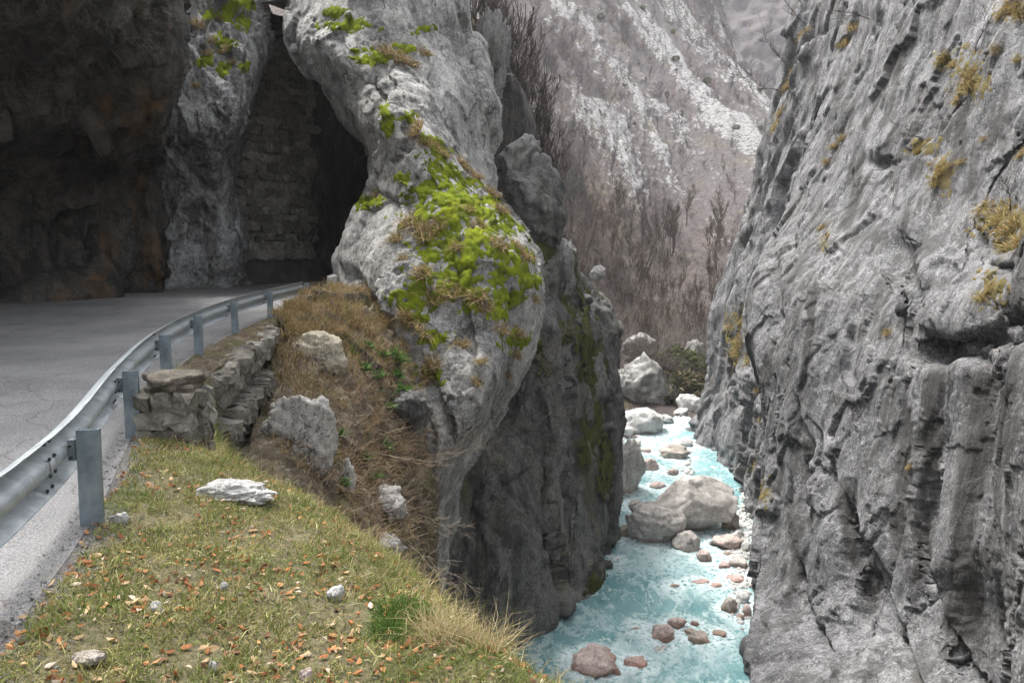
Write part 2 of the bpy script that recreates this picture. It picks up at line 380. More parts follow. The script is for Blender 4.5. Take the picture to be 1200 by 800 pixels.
# a deep hollow with a crack under it, and a slot lower down
px_, py_ = proj(g_nw.reshape(-1, 3)); nn = gnormals(g_nw).reshape(-1, 3)
dent = np.zeros(len(px_))
for (cx, cy, rx, ry, dp) in ((1092,405,26,16,1.1),(1118,418,34,9,.7),(1042,290,10,24,.6),(1160,400,40,8,.5),(1060,320,7,30,.5),(1030,192,12,7,.7),(1075,600,9,70,.45),(1000,700,7,60,.45),(935,600,6,80,.5),(1140,720,30,50,.7),(985,655,8,45,.4),(1180,375,16,26,.6),(905,345,5,50,.4),(1165,292,14,7,.5)):
    wob = .35*fbm(np.stack([px_*.05, py_*.05, px_*0+cx], 1), 3)
    dent += dp*np.exp(-(((px_-cx)/rx)**2+((py_-cy)/ry)**2)*(1+2*wob))
g_nw = (g_nw.reshape(-1, 3)-nn*dent[:, None]).reshape(g_nw.shape)
g_nw = ledges(g_nw, [([(1205,0),(1150,75),(1110,160),(1085,260),(1060,330),(1040,420)], .55, 38, 1), ([(1068,-40),(1020,120),(990,220),(965,300),(935,420)], .5, 30, 1), ([(1012,0),(975,130),(940,250),(915,330)], .45, 22, 1), ([(1240,100),(1160,200),(1125,270),(1105,370)], .5, 30, 1),
    ([(1215,355),(1150,385),(1075,405)], .9, 18, -1), ([(1062,440),(1064,560),(1050,650),(1025,780)], .6, 26, 1), ([(950,480),(990,590),(1040,690),(1085,810)], .55, 26, 1), ([(922,540),(928,640),(960,720),(990,800)], .55, 20, 1), ([(1125,430),(1108,540),(1090,640),(1105,720),(1165,810)], .8, 34, 1),
    ([(905,330),(930,430),(950,520),(940,600)], .35, 20, 1), ([(1000,330),(985,430),(1000,520)], .3, 20, -1), ([(1180,430),(1165,540),(1180,640)], .4, 22, 1), ([(960,60),(985,40),(1000,0)], .4, 18, 1), ([(1000,560),(1010,660),(1060,760)], .4, 18, 1), ([(1130,250),(1160,300),(1200,310)], .4, 20, 1)])
g_nw = rockify(g_nw, big=.5, block=.28, groove=.015, fine=.045, lean=-.3, stretch=.3, bs=.24, flute=.05, slab=.12, period=3.6)
def seep(g, lines):
    """long-standing black water stains that run down the face"""
    v = g.reshape(-1, 3); px, py = proj(v); px = px+9*fbm(v*.6+3, 4); out = np.zeros(len(v))
    for pts, wd in lines:
        p_ = np.array(pts, float); x = np.interp(py, p_[:, 1], p_[:, 0]); en = sstep(p_[0, 1]-6, p_[0, 1]+14, py)*sstep(p_[-1, 1]+10, p_[-1, 1]-70, py)
        out = np.maximum(out, en*sstep(1.25, .45, np.abs(px-x)/(wd*(1+.5*fbm(v*.35+9, 2)))))
    return out*sstep(-.75, -.1, fbm(v*np.array([1.2, 1.2, .25])+15, 4))
seep_nw = seep(g_nw, [([(1098,425),(1092,520),(1085,600),(1075,720)], 13), ([(1150,430),(1146,520),(1132,600),(1120,740)], 20), ([(1062,470),(1060,560),(1045,680)], 9), ([(1185,440),(1180,560)], 10), ([(985,560),(1000,640),(1040,740)], 10), ([(930,600),(932,720)], 8), ([(1010,180),(985,300)], 8), ([(1130,640),(1125,800)], 26), ([(955,330),(940,460)], 8), ([(1060,30),(1040,150)], 7), ([(1130,120),(1110,240)], 8)])
sheet('limestone_cliff', g_nw, M_cliff, cols={'seep': seep_nw})

# --- overhanging rock above the road and its buttress
oh = [
 [(-700,470,22),(-250,460,24),(-100,445,25.5),(0,430,27),(60,425,28.5),(120,420,30.5),(160,415,32.3),(200,410,34)],
 [(-700,390,22),(-250,385,24),(-100,370,25.5),(0,358,27),(60,353,28.5),(120,349,30.5),(160,346,32.3),(200,344,34)],
 [(-700,300,22.5),(-250,300,25),(-100,300,26.5),(0,300,28),(60,300,29.8),(120,300,31.8),(160,300,33.4),(200,300,35)],
 [(-700,220,22.5),(-250,220,25),(-100,225,26),(0,228,27.5),(60,225,29.5),(120,220,32),(158,215,33.5),(200,210,35)],
 [(-700,160,20),(-250,165,22),(-100,180,23.5),(0,195,25.2),(60,192,26.6),(120,182,28),(160,176,28.8),(190,172,30.5)],
 [(-700,110,18),(-250,120,20),(-100,140,21.5),(0,160,23),(60,160,24.2),(120,152,25.2),(160,150,26),(189,148,27.5)],
 [(-700,40,16),(-250,40,17.5),(-100,60,19),(0,85,20.2),(60,90,21.3),(120,90,22.6),(160,95,24),(192,98,26)],
 [(-700,-80,13.5),(-250,-80,14.5),(-100,-60,15.5),(0,-20,16.8),(60,0,18.2),(120,10,20),(158,20,22),(190,30,24.5)],
 [(-700,-300,11.5),(-250,-300,12.2),(-100,-250,13),(0,-200,14.2),(60,-150,16),(120,-110,18),(158,-80,20.5),(186,-50,23.5)],
 [(-700,-700,12),(-250,-700,12.6),(-100,-600,13.5),(0,-500,15),(60,-420,17),(120,-350,19),(155,-280,21.5),(180,-200,24.5)],
 [(-700,-1500,16),(-250,-1500,17),(-100,-1250,18),(0,-1100,20),(60,-900,22),(120,-750,24),(150,-600,26),(175,-480,28)],
]
g_oh = loft(rows_p([r+[(r[-1][0]-6, r[-1][1], r[-1][2]+8)] for r in oh]), 290, 300)
g_oh = rockify(g_oh, big=1.1, block=.55, groove=.04, fine=.1, stretch=.35, bs=.3, flute=.8, face=(-3, 5, 0))
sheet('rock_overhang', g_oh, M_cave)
bt = [
 [(172,420,34.5),(200,416,35),(232,410,36.3),(264,406,36.6),(293,400,38.8)],
 [(172,350,34.5),(200,346,35),(232,343,36.3),(264,341,36.6),(293,338,38.8)],
 [(172,290,34.8),(200,290,35.2),(232,290,35.8),(264,290,36),(290,290,38.4)],
 [(172,240,34.5),(200,240,34.8),(232,240,35.3),(262,240,35.6),(287,240,38)],
 [(172,190,33.6),(200,190,33.8),(232,190,34),(264,190,34.4),(288,190,37.2)],
 [(172,150,32.8),(205,150,32.8),(240,150,33),(272,145,33.6),(296,140,36)],
 [(170,110,32.8),(205,110,32.8),(242,110,33.2),(280,105,34.2),(302,100,36.4)],
 [(168,60,33.4),(205,60,33.4),(244,60,34.2),(284,55,35.6),(309,50,37.6)],
 [(166,0,34.4),(205,0,34.6),(244,0,35.8),(280,0,37.2),(302,0,39)],
 [(160,-110,37),(205,-110,37.2),(244,-110,38.5),(276,-110,40),(298,-110,42)],
 [(150,-400,42),(205,-400,43),(244,-400,44),(276,-400,46),(298,-400,48)],
]
g_bt = loft(rows_p([r+[(r[-1][0]-4, r[-1][1], r[-1][2]+5)] for r in bt]), 190, 300)
bt_g = rockify(g_bt, big=.7, block=.5, groove=.04, fine=.1, stretch=.6, bs=.55, flute=.2)
sheet('rock_buttress', bt_g, M_butt)

# --- tunnel: side walls and roof of the rock-cut bore
plan = [(-14.2,37.2),(-12.2,40.9),(-10.1,44.2),(-6,50),(-2,54.5),(1.2,54.5),(.8,50),(-2.6,45.6),(-5,41.5),(-6.6,38)]
cx_ = np.array([-5.5, 46.])
tr = []
for z, k in ((-.6,1),(3,1.02),(7,1.0),(10.5,.93),(12.6,.72),(13.4,.3),(13.5,.02)):
    tr.append([(*(np.array(p_)*k+cx_*(1-k)), z) if (k < .9) else (*p_, z) for p_ in plan])
g_tn = rockify(loft([[np.array(a) for a in r] for r in tr], 120, 70), big=.3, block=.3, groove=.02, fine=.05, face=(-5.5, 46, 4))
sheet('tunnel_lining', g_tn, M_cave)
# ------------------------------------------------------------------ ground, road, banks, water
rail_ctrl = np.array([(-1.95,-1.5),(-2.2,1.0),(-2.64,3.2),(-3.26,5.68),(-4.26,8.5),(-5.25,11.6),(-6.03,14.9),(-6.55,18.4),(-6.88,22.2),(-7.0,26.6),(-7.1,31)])
rail_path = catmull(len(rail_ctrl), 600) @ rail_ctrl
seg = np.linalg.norm(np.diff(rail_path, axis=0), axis=1); rail_s = np.concatenate([[0], np.cumsum(seg)])
def rail_at(s):
    x = np.interp(s, rail_s, rail_path[:, 0]); y = np.interp(s, rail_s, rail_path[:, 1])
    a = np.array([np.interp(s+.05, rail_s, rail_path[:, 0])-np.interp(s-.05, rail_s, rail_path[:, 0]), np.interp(s+.05, rail_s, rail_path[:, 1])-np.interp(s-.05, rail_s, rail_path[:, 1])])
    a /= np.linalg.norm(a)+1e-9
    return np.array([x, y]), a, np.array([a[1], -a[0]])       # point, tangent, normal to the gorge side
def rail_x(y): return np.interp(y, rail_path[:, 1], rail_path[:, 0])
# road
m = MT('worn_asphalt', .8, .35)
n1 = m.noise(.5, 5, .6); n2 = m.noise(42, 3, .85); n3 = m.noise(95, 2, .8); n4 = m.noise(4, 5, .65, m.map((1, .25, 1)))
c = m.mix(m.rng(n1, .35, .65), (.13, .13, .135), (.215, .214, .218))
c = m.mix(m.math('MULTIPLY', m.rng(n2, .48, .6), .75), c, (.34, .338, .34)); c = m.mix(m.math('MULTIPLY', m.rng(n3, .52, .42), .7), c, (.03, .035, .037))
c = m.mix(m.math('MULTIPLY', m.rng(n4, .54, .68), .3), c, (.06, .06, .062))
v = m.vor(.35, 'DISTANCE_TO_EDGE', m.warp(m.co, .8, 1.2, 5)); c = m.mix(m.math('MULTIPLY', m.rng(v, .008, 0), .5), c, (.04, .03, .03))
gr = m.attr('grit'); c = m.mix(m.math('MULTIPLY', gr, m.rng(m.noise(9, 6, .75), .42, .58)), c, (.2, .175, .145))
m.color(c); m.bump(m.math('ADD', n2, n3), .7, .012); M_road = m.m
ys = np.linspace(-12, 56, 170); us = np.linspace(0, 1, 110)
Y, U = np.meshgrid(ys, us, indexing='ij')
xr = np.where(Y < 30, rail_x(Y)+.12, -7.1+.12+np.maximum(0, Y-34)*.25)
xl = np.where(Y < 20, -24, -24)
X = xr+(xl-xr)*U**1.4
Z = .03*fbm(np.stack([X.ravel()*.2, Y.ravel()*.2, X.ravel()*0], 1), 2).reshape(X.shape)-.004*(xr-X)*0
wall_line = np.interp(Y, [-12, 20, 27, 33, 39, 44], [-19, -18.5, -17.2, -14.4, -12.8, -10])
grit = sstep(1.5, .1, X-wall_line)*.9+sstep(.45, .05, xr-X)*.35*(Y < 30)
sheet('road', np.stack([X, Y, Z], 2), M_road, cols={'grit': np.clip(grit, 0, 1).ravel()})
# base ground far under everything
bg_m = MT('bare_earth', .95); bg_m.color(bg_m.ramp(bg_m.noise(.6, 8, .7), [(.35, (.06, .05, .035)), (.65, (.16, .135, .1))])); M_earth0 = bg_m.m
g = np.stack(np.meshgrid(np.linspace(-900, 900, 30), np.linspace(-300, 1500, 30)), 2)
sheet('ground', np.concatenate([g, np.full(g.shape[:2]+(1,), -17.)], 2), M_earth0)

# foreground bank, a height field over (x, y)
edge = np.array([(-5.6,9.6),(-4.4,9.1),(-3.25,8.45),(-2.38,7.85),(-1.8,7.35),(-1.15,6.4),(-.62,5.5),(-.2,4.9),(.25,4.35),(.9,3.6),(2,2.2),(3.2,0),(4,-4)])
edge_f = catmull(len(edge), 200) @ edge
def edge_dist(x, y):
    best = np.full(x.shape, 1e9); sg = np.ones(x.shape)
    for a, b in zip(edge_f[:-1:2], edge_f[1::2]):
        t = b-a; L2 = np.hypot(*t)
        dx, dy = x-a[0], y-a[1]; k = np.clip((dx*t[0]+dy*t[1])/L2**2, 0, 1)
        dd = np.hypot(dx-k*t[0], dy-k*t[1]); cr = (t[0]*dy-t[1]*dx)/L2
        m_ = dd < best; best = np.where(m_, dd, best); sg = np.where(m_, np.sign(cr), sg)
    return best*sg                                        # positive outside (over the gorge)
def bank_z(x, y):
    p = np.stack([x, y, x*0], -1).reshape(-1, 3)
    rough = (.06*fbm(p*.8, 4)+.02*fbm(p*4, 3)).reshape(x.shape)
    s = edge_dist(x, y)
    r = np.clip(x-rail_x(y), 0, 9)
    z = .01-.26*sstep(.2, 2.6, r)-.05*r*.3+rough*sstep(.1, .6, r)
    over = np.clip(s+.35, 0, None)
    return z-.9*over**1.6*(over < 1)-(over >= 1)*(.9+1.7*(over-1))+rough*np.clip(over, 0, 3)*2
x0 = np.linspace(0, 1, 210)**1.25; yy = np.linspace(-5, 11.5, 300)
YY, UU = np.meshgrid(yy, x0, indexing='ij')
XX = rail_x(YY)+.02+UU*9.5
ZZ = bank_z(XX, YY)-.012
r_ = (XX-rail_x(YY)); pn = np.stack([XX, YY, ZZ], 2)
grav = sstep(.4, .18, r_+.3*fbm(pn.reshape(-1, 3)*1.5, 3).reshape(r_.shape))
m = MT('bank_soil', .95)
soil = m.ramp(m.noise(7, 8, .75), [(.3, (.05, .042, .028)), (.5, (.13, .12, .06)), (.68, (.24, .21, .13))])
soil = m.mix(m.math('MULTIPLY', m.rng(m.noise(1.3, 5, .6), .48, .62), .4), soil, (.085, .1, .035)); soil = m.mix(m.math('MULTIPLY', m.rng(m.noise(26, 6, .8), .46, .64), .6), soil, (.3, .23, .15))
grc = m.ramp(m.noise(40, 4, .8), [(.35, (.07, .066, .06)), (.5, (.17, .16, .148)), (.66, (.36, .345, .325))])
c = m.mix(m.attr('gravel'), soil, grc); m.color(c); m.bump(m.noise(30, 6, .8), 1., .05); M_bank = m.m
sheet('grassy_bank', pn, M_bank, cols={'gravel': grav.ravel()})

# earth slope between bank, retaining wall and spur
es = [
 [(318,376,20.7),(350,350,25.5),(385,338,29.5),(430,330,32),(480,330,30)],
 [(322,380,20.5),(345,357,24.3),(382,350,26.5),(425,348,27.8),(470,365,26.8)],
 [(320,400,20),(345,392,21.6),(390,392,23),(432,398,24.3),(478,402,25.2)],
 [(312,450,18.2),(345,448,18.6),(395,448,20),(442,448,22),(488,446,24)],
 [(300,500,15.4),(345,498,15.6),(395,498,17.5),(442,500,20),(496,496,23.2)],
 [(285,550,13),(340,548,13.6),(395,550,15.4),(442,550,18.4),(508,545,22.8)],
 [(280,600,11.6),(340,600,12.1),(400,600,13.8),(452,600,16.8),(512,600,22.8)],
 [(270,680,9.6),(350,680,10.2),(420,680,12.4),(472,680,15.8),(516,680,23.5)],
 [(260,860,7.8),(350,860,8.4),(420,860,10.5),(472,860,14),(516,820,24)],
]
g_es = loft(rows_p(es), 220, 260)
g_es = rockify(g_es, big=.4, block=.2, groove=.0, fine=.16, bs=.8)
m = MT('slope_soil', .95)
c = m.ramp(m.noise(2.2, 9, .75), [(.32, (.045, .036, .026)), (.5, (.12, .095, .065)), (.66, (.26, .215, .15))])
c = m.mix(m.math('MULTIPLY', m.rng(m.noise(.9, 6, .65), .5, .62), .7), c, (.09, .1, .03))
c = m.mix(m.math('MULTIPLY', m.rng(m.noise(6, 5, .7), .56, .66), .6), c, (.38, .36, .31))
m.color(c); m.bump(m.noise(9, 8, .8), 1., .12); M_slope = m.m
sheet('earth_slope', g_es, M_slope)
# strip of soil between rail and top of the retaining wall, dropping as a grassy ramp in front of it
W0, W1 = np.array([-4.92, 12.7]), np.array([-6.12, 20.6])
vr = []
for y in (8.6, 9.6, 10.7, 11.8, 12.7, 15.4, 17.4, 19.2, 20.6, 23, 27, 31):
    k = (y-12.7)/7.9; xw = W0[0]+(W1[0]-W0[0])*k if y >= 12.7 else np.interp(y, [8.6, 12.7], [-3.0, -4.92])
    if y > 20.6: xw = np.interp(y, [20.6, 27, 31], [-6.12, -6.0, -6.0])
    a = rail_x(y)+.05; drop = 0 if y >= 12.7 else 1
    zs = [.0, -.03, -.09, -.14] if not drop else [.0, -.06, -.35-.3*(y-8.6)/5, -.55-.9*(y-8.6)/5]
    vr.append([np.array([a+(xw-a)*t, y, zz]) for t, zz in zip((0, .35, .75, 1.05), zs)])
    if drop: vr[-1].append(np.array([xw+.7, y, zs[-1]-.7]))
    else: vr[-1].append(np.array([xw-.25, y, -.9]))
g_v = loft(vr, 80, 260); pv = g_v.reshape(-1, 3)
g_v[..., 2] += (.07*fbm(pv*1.1, 4)+.03*fbm(pv*5, 2)).reshape(g_v.shape[:2])*sstep(0, .25, np.linspace(0, 1, 80))[None]
sheet('road_verge', g_v, M_slope)

# river
ZW = -14.0
yw = np.linspace(22, 92, 300); xw_ = np.linspace(-9, 30, 210)
YW, XW = np.meshgrid(yw, xw_, indexing='ij')
p = np.stack([XW.ravel(), YW.ravel(), XW.ravel()*0], 1)
wv = np.stack([fbm(p*.22+9, 3), fbm(p*.22+33, 3), p[:, 0]*0], 1)
fl = p*np.array([1, .55, 1])+wv*2.2
h1 = fbm(fl*.45, 3, .55, True); h2 = fbm(fl*1.5+7, 3, .6, True); h3 = fbm(fl*4.2+3, 2)
rap = .45+.55*sstep(-.25, .3, fbm(p*.11+50, 2))
zz = rap*(.22*h1+.12*h2)+.035*h3
zz += np.interp(p[:, 1], [24, 34, 46, 60, 66, 80, 92], [-.25, 0, .1, .25, .7, .9, 1.0])
foam = .8*sstep(.32, .85, rap*(.55*h1+.5*h2)+.25*fbm(fl*2.6+11, 3)+.12)
RIVER_Z = lambda y: ZW+np.interp(y, [24, 34, 46, 60, 66, 80, 92], [-.25, 0, .1, .25, .7, .9, 1.0])
m = MT('glacial_river_water', .22, .28)
deep = m.ramp(m.noise(.35, 4, .6), [(.35, (.105, .25, .265)), (.65, (.22, .385, .395))])
fo = m.math('MULTIPLY', m.attr('foam'), m.rng(m.noise(1.6, 8, .7, m.warp(m.map((1, .5, 1)), .9, .8)), .38, .68))
fo = m.math('MAXIMUM', fo, m.math('MULTIPLY', m.attr('foam2'), m.rng(m.noise(5, 6, .7), .38, .55)))
wl = m.warp(m.map((1, .55, 1)), 1.2, .6, 5); ln_ = m.rng(m.math('ABSOLUTE', m.math('SUBTRACT', m.noise(1.5, 6, .6, wl), .5)), .045, .0)
fo = m.math('MAXIMUM', fo, m.math('MULTIPLY', m.math('MULTIPLY', ln_, .75), m.rng(m.noise(.5, 3), .4, .58)))
deep = m.mix(m.math('MULTIPLY', m.rng(m.noise(2.4, 6, .65, wl), .5, .64), .55), deep, (.07, .19, .21))
m.color(m.mix(fo, deep, (.56, .65, .66))); m.rough(m.rng(fo, 0, 1, .22, .7)); m.bump(m.noise(2.6, 7, .7, wl), .9, .3); M_water = m.m
RIVER = (XW, YW, zz, foam)

# hillside across the valley
hl = [
 [(560,600,54),(640,575,60),(720,565,62),(800,560,64),(900,560,66)],
 [(560,530,56),(640,508,63),(720,501,65.5),(800,494,67.5),(900,492,69)],
 [(560,495,66),(640,482,70),(720,474,72),(800,468,74),(900,462,77)],
 [(560,440,74),(640,432,77),(720,425,79),(800,428,82),(900,422,86)],
 [(540,360,84),(620,360,90),(700,378,98),(790,392,108),(900,385,116)],
 [(520,280,90),(610,285,98),(690,310,112),(780,335,128),(900,330,136)],
 [(500,200,100),(600,205,112),(690,235,140),(790,270,165),(905,262,176)],
 [(490,120,118),(590,125,142),(700,160,185),(800,200,210),(905,198,222)],
 [(480,50,145),(590,60,190),(700,90,236),(800,130,262),(915,150,272)],
 [(470,-20,190),(590,0,245),(700,30,288),(790,66,308),(880,95,316)],
 [(460,-120,260),(590,-90,310),(680,-60,340),(760,-20,352),(835,28,356)],
 [(450,-260,330),(580,-240,360),(660,-200,380),(730,-150,390),(800,-100,395)],
]
g_hl = loft(rows_p([[(r[0][0]-220, r[0][1], r[0][2]*.9)]+r+[(r[-1][0]+30, r[-1][1]+40, r[-1][2]*1.12)] for r in hl]), 400, 430)
nh = gnormals(g_hl); ph = g_hl.reshape(-1, 3); dist = ph[:, 1]
V_, U_ = np.meshgrid(np.arange(430), np.arange(400), indexing='ij')
up_ = U_.ravel()*.0137; vp_ = V_.ravel()*.0137                      # surface parameters, about one unit per 100 pixels
along = (up_-vp_)*.70; across = (up_+vp_)*.70                        # the scree ribs run from upper left to lower right
ribq = np.stack([across*3.2, along*.75, up_*0], 1)
wob = np.stack([fbm(np.stack([up_*1.5, vp_*1.5, up_*0+k], 1), 4) for k in (3, 9)], 1)
ribq[:, :2] += wob*.8
rib = fbm(ribq, 5, .6)
n_m = fbm(np.stack([up_*9, vp_*9, up_*0+2], 1), 4, .65); n_s = fbm(np.stack([up_*34, vp_*34, up_*0+5], 1), 3, .7)
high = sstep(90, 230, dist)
pale = .9*sstep(-.1, .5, rib*1.15+.5*n_m+.5*n_s+.5*(high-.72))
rust = sstep(.12, .42, fbm(np.stack([up_*2.6, vp_*3.4, up_*0+21], 1), 4)+.25*n_s)*(1-.45*high)
brush = sstep(-.05, .35, fbm(np.stack([across*2.2, along*.9, up_*0+31], 1), 4)+.3*n_m-.25*(high-.5))
disp = .004*dist*n_m+.0015*dist*n_s+.012*dist*rib
g_hl = (ph+nh.reshape(-1, 3)*disp[:, None]*np.clip((dist-70)/40, .25, 1)[:, None]).reshape(g_hl.shape)
S_px, S_py = proj(ph)
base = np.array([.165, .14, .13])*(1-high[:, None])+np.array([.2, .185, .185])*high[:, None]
colr = base*(1+.35*n_s[:, None]+.25*n_m[:, None])
colr = colr*(1-rust[:, None]*.3)+np.array([.23, .15, .1])*rust[:, None]*.3
och = np.exp(-(((S_px-675)/45)**2+((S_py-255)/40)**2))*sstep(-.3, .2, n_m+n_s); colr = colr*(1-och[:, None]*.8)+np.array([.36, .26, .14])*och[:, None]*.8
mossy = sstep(.1, .4, fbm(np.stack([up_*3, vp_*4, up_*0+61], 1), 4))*sstep(130, 85, dist)
colr = colr*(1-mossy[:, None]*.7)+np.array([.13, .13, .045])*mossy[:, None]*.7
colr = colr*(1-brush[:, None]*.6)+np.array([.135, .115, .118])*brush[:, None]*.6
m = MT('scree_hillside', .95, .1)
cc = m.attr('tint', 'Color'); pa = m.attr('rock'); nz = m.noise(.28, 8, .72); nz2 = m.noise(1.1, 6, .75); nz3 = m.noise(.12, 5, .6, m.map((1, .6, 1.2)), .6)
gp = m.math('ADD', m.math('MULTIPLY', m.math('SUBTRACT', nz, .5), 1.5), m.math('MULTIPLY', m.math('SUBTRACT', nz2, .5), 1.6))
rkf = m.math('MULTIPLY', m.rng(m.math('ADD', pa, gp), .42, .85), .85)
rc = m.ramp(nz2, [(.34, (.1, .1, .1)), (.48, (.36, .36, .36)), (.62, (.6, .6, .595))])
c = m.mix(m.rng(nz2, .62, .36, 0, .5), cc, (.04, .028, .028)); c = m.mix(m.math('MULTIPLY', m.rng(nz3, .54, .66), .35), c, (.22, .19, .12))
m.color(m.mix(rkf, c, rc)); m.bump(m.math('ADD', nz, nz2), 1., 1.6); M_hill = m.m
sheet('valley_hillside', g_hl, M_hill, cols={'tint': np.clip(colr, .02, .75), 'rock': np.clip(pale, 0, 1)})
g_fr = loft(rows_p([[(640,260,560),(780,230,560),(900,210,560),(1100,180,560)],[(640,100,600),(780,90,600),(900,80,600),(1100,60,600)],
    [(640,-60,680),(780,-80,690),(900,-60,690),(1100,-80,690)],[(640,-240,800),(780,-260,800),(900,-240,800),(1100,-260,800)]]), 130, 130)
pf = g_fr.reshape(-1, 3); nf = fbm(pf*.02, 5, .65); g_fr = (pf+gnormals(g_fr).reshape(-1, 3)*(nf*14+5*fbm(pf*.09, 3))[:, None]).reshape(g_fr.shape)
rk = sstep(.22, .45, fbm(pf*np.array([.03, .03, .05])+7, 5, .65)+.15*fbm(pf*.3, 2))[:, None]
sheet('wooded_ridge', g_fr, M_hill, cols={'tint': np.array([.17, .155, .16])*(1+.5*fbm(pf*.25, 3, .7)[:, None])*(1-rk)+np.array([.4, .39, .39])*rk, 'rock': rk[:, 0]*.6})
# ------------------------------------------------------------------ stones and boulders
def ico(n):
    import bmesh
    bm = bmesh.new(); bmesh.ops.create_icosphere(bm, subdivisions=n, radius=1.0)
    v = np.array([x.co[:] for x in bm.verts]); f = np.array([[q.index for q in t.verts] for t in bm.faces]); bm.free(); return v, f
ICO = {n: ico(n) for n in (1, 2, 3, 4, 5)}
def boulder_mesh(name, dims, seed, n=4, cuts=7, rough=.12, tilt=0., fac=.14):
    v, f = ICO[n]; r2 = np.random.default_rng(seed); v = v.copy()
    for _ in range(cuts):                                   # broken flat faces
        d = r2.normal(size=3); d /= np.linalg.norm(d); h = r2.uniform(.55, .85)
        ov = np.clip(v@d-h, 0, None); v -= ov[:, None]*d*.85
    q = v*np.array([1, 1, 1.])+seed*3.1
    v *= (1+rough*1.6*fbm(q*1.1, 3)+rough*.7*fbm(q*3.3, 3)+rough*.35*fbm(q*9, 2) - rough*.5*sstep(.0, .12, .12-np.abs(perlin(q*1.6))))[:, None]
    if fac: v *= (1+fac*facet(v*1.5+seed, 1., .5)+fac*.5*facet(v*3.7+seed*2, 1., .4))[:, None]
    v = v*np.array(dims)/2
    c, s = math.cos(tilt), math.sin(tilt)
    v = np.stack([v[:, 0]*c-v[:, 2]*s, v[:, 1], v[:, 0]*s+v[:, 2]*c], 1)
    return mesh(name, v, f)
def river_stone_mat(name, top, low, wet=.35):
    m = rock_mat(name, tuple(.35*a for a in top), tuple(.8*a for a in top), tuple(min(.72, 1.25*a) for a in top), stain=.1, lichen=.4, brown=0, bed=(1, 1, .8), crack=.35, scale=1.6)
    g = m.t.nodes.new('ShaderNodeNewGeometry'); sx = m.t.nodes.new('ShaderNodeSeparateXYZ'); m.L(g.outputs['Position'], sx.inputs[0])
    zz_ = m.math('ADD', sx.outputs[2], m.math('MULTIPLY', m.noise(1.8, 5, .7), -.6))
    band = m.rng(zz_, ZW+wet-.35, ZW-.3)                   # iron-red tide band left by high water
    m.color(m.mix(m.math('MULTIPLY', band, .85), m.c, low)); m.rough(m.rng(zz_, ZW-.2, ZW+.3, .35, .85)); return m.m
M_bgrey = river_stone_mat('pale_river_boulder', (.54, .505, .47), (.36, .23, .16), .6)
M_bred = river_stone_mat('rusty_river_stone', (.56, .45, .41), (.28, .14, .095), .5)
M_bbrown = river_stone_mat('brown_river_stone', (.42, .37, .32), (.22, .14, .09), .5)
M_bwhite = rock_mat('bleached_limestone', (.25, .25, .245), (.48, .475, .46), (.68, .67, .65), stain=.05, lichen=.4, brown=.15, brown_col=(.5, .42, .33), scale=1.5, bed=(1, 1, .7)).m
M_bank_rock = rock_mat('grey_bank_rock', (.1, .1, .095), (.27, .265, .255), (.42, .41, .39), stain=.3, lichen=.25, brown=.3, brown_col=(.2, .18, .1), bed=(1, 1, .5)).m
BOULD = []
def river_boulder(label, px, pyb, wpx, hpx, mat, seed, depth=.8, cuts=7, rough=.12, tilt=0., z0=None, group=None, n=4, sink=.25, cat='boulder', name='boulder', d=None, fac=.14):
    if d is None:
        d = 40.
        for _ in range(5): d = PZ(px, pyb, RIVER_Z(d) if z0 is None else z0)[1]
    b = P(px, pyb, d); W = wpx/F*d*1.03; H = hpx/F*d
    if name == 'boulder' and wpx < 24: name, cat = 'river_stone', 'stone'
    me = boulder_mesh(name, (W, W*depth, H*(1+sink)), seed, n, cuts, rough, tilt, fac)
    o = obj(name, me, mat, label=label, cat=cat, group=group); o.location = (b[0], b[1]+W*depth*.3, b[2]+H*(.5-sink*.5))
    BOULD.append((o.location[0], o.location[1], W/2, W*depth/2)); return o
G_R = 'boulders in the river'
river_boulder('huge pale boulder wedged across the river, largest of all the boulders', 814, 627, 122, 66, M_bgrey, 21, .7, 14, .05, .12, group=G_R, n=5, sink=.22, fac=.05)
river_boulder('broad low boulder with rusty foot leaning in front of the huge pale boulder', 768, 640, 74, 46, M_bgrey, 5, .8, 6, .12, -.1, group=G_R, n=5)
river_boulder('small brown wet rock at the left tip of the broad rusty-footed boulder', 731, 631, 24, 15, M_bbrown, 6, group=G_R)
river_boulder('round pale stone in midstream just below the broad rusty-footed boulder', 806, 648, 32, 24, M_bgrey, 7, .9, 5, group=G_R)
river_boulder('dark red rounded stone washed by foam below the round pale stone', 826, 660, 20, 15, M_bred, 8, .9, 4, group=G_R)
river_boulder('olive stone tucked into the shadow under the right end of the huge boulder', 857, 622, 20, 24, M_bbrown, 9, .9, 4, group=G_R)
river_boulder('long rusty pebble-bank rock right of the foam chute', 855, 645, 38, 16, M_bred, 10, .8, 6, group=G_R)
river_boulder('biggest of the reddish rocks clustered in the lower rapids', 780, 754, 30, 23, M_bred, 11, .9, 6, group=G_R)
river_boulder('pinkish slab standing behind the biggest reddish rock in the lower rapids', 795, 738, 24, 14, M_bred, 12, .7, 8, group=G_R)
river_boulder('flat dark brown rock just left of the biggest reddish rock in the rapids', 752, 745, 25, 9, M_bbrown, 13, .9, 6, group=G_R)
river_boulder('angular rusty rock at the right end of the cluster in the lower rapids', 821, 757, 26, 17, M_bbrown, 14, .8, 9, group=G_R)
river_boulder('small dark red stone topmost in the cluster in the lower rapids', 815, 735, 12, 8, M_bred, 15, group=G_R)
river_boulder('grey stone between the red rocks of the lower rapids cluster', 808, 746, 17, 11, M_bbrown, 16, group=G_R)
river_boulder('wide flat pinkish rock half awash by the grassy bank edge', 700, 792, 66, 26, M_bred, 17, .9, 6, group=G_R)
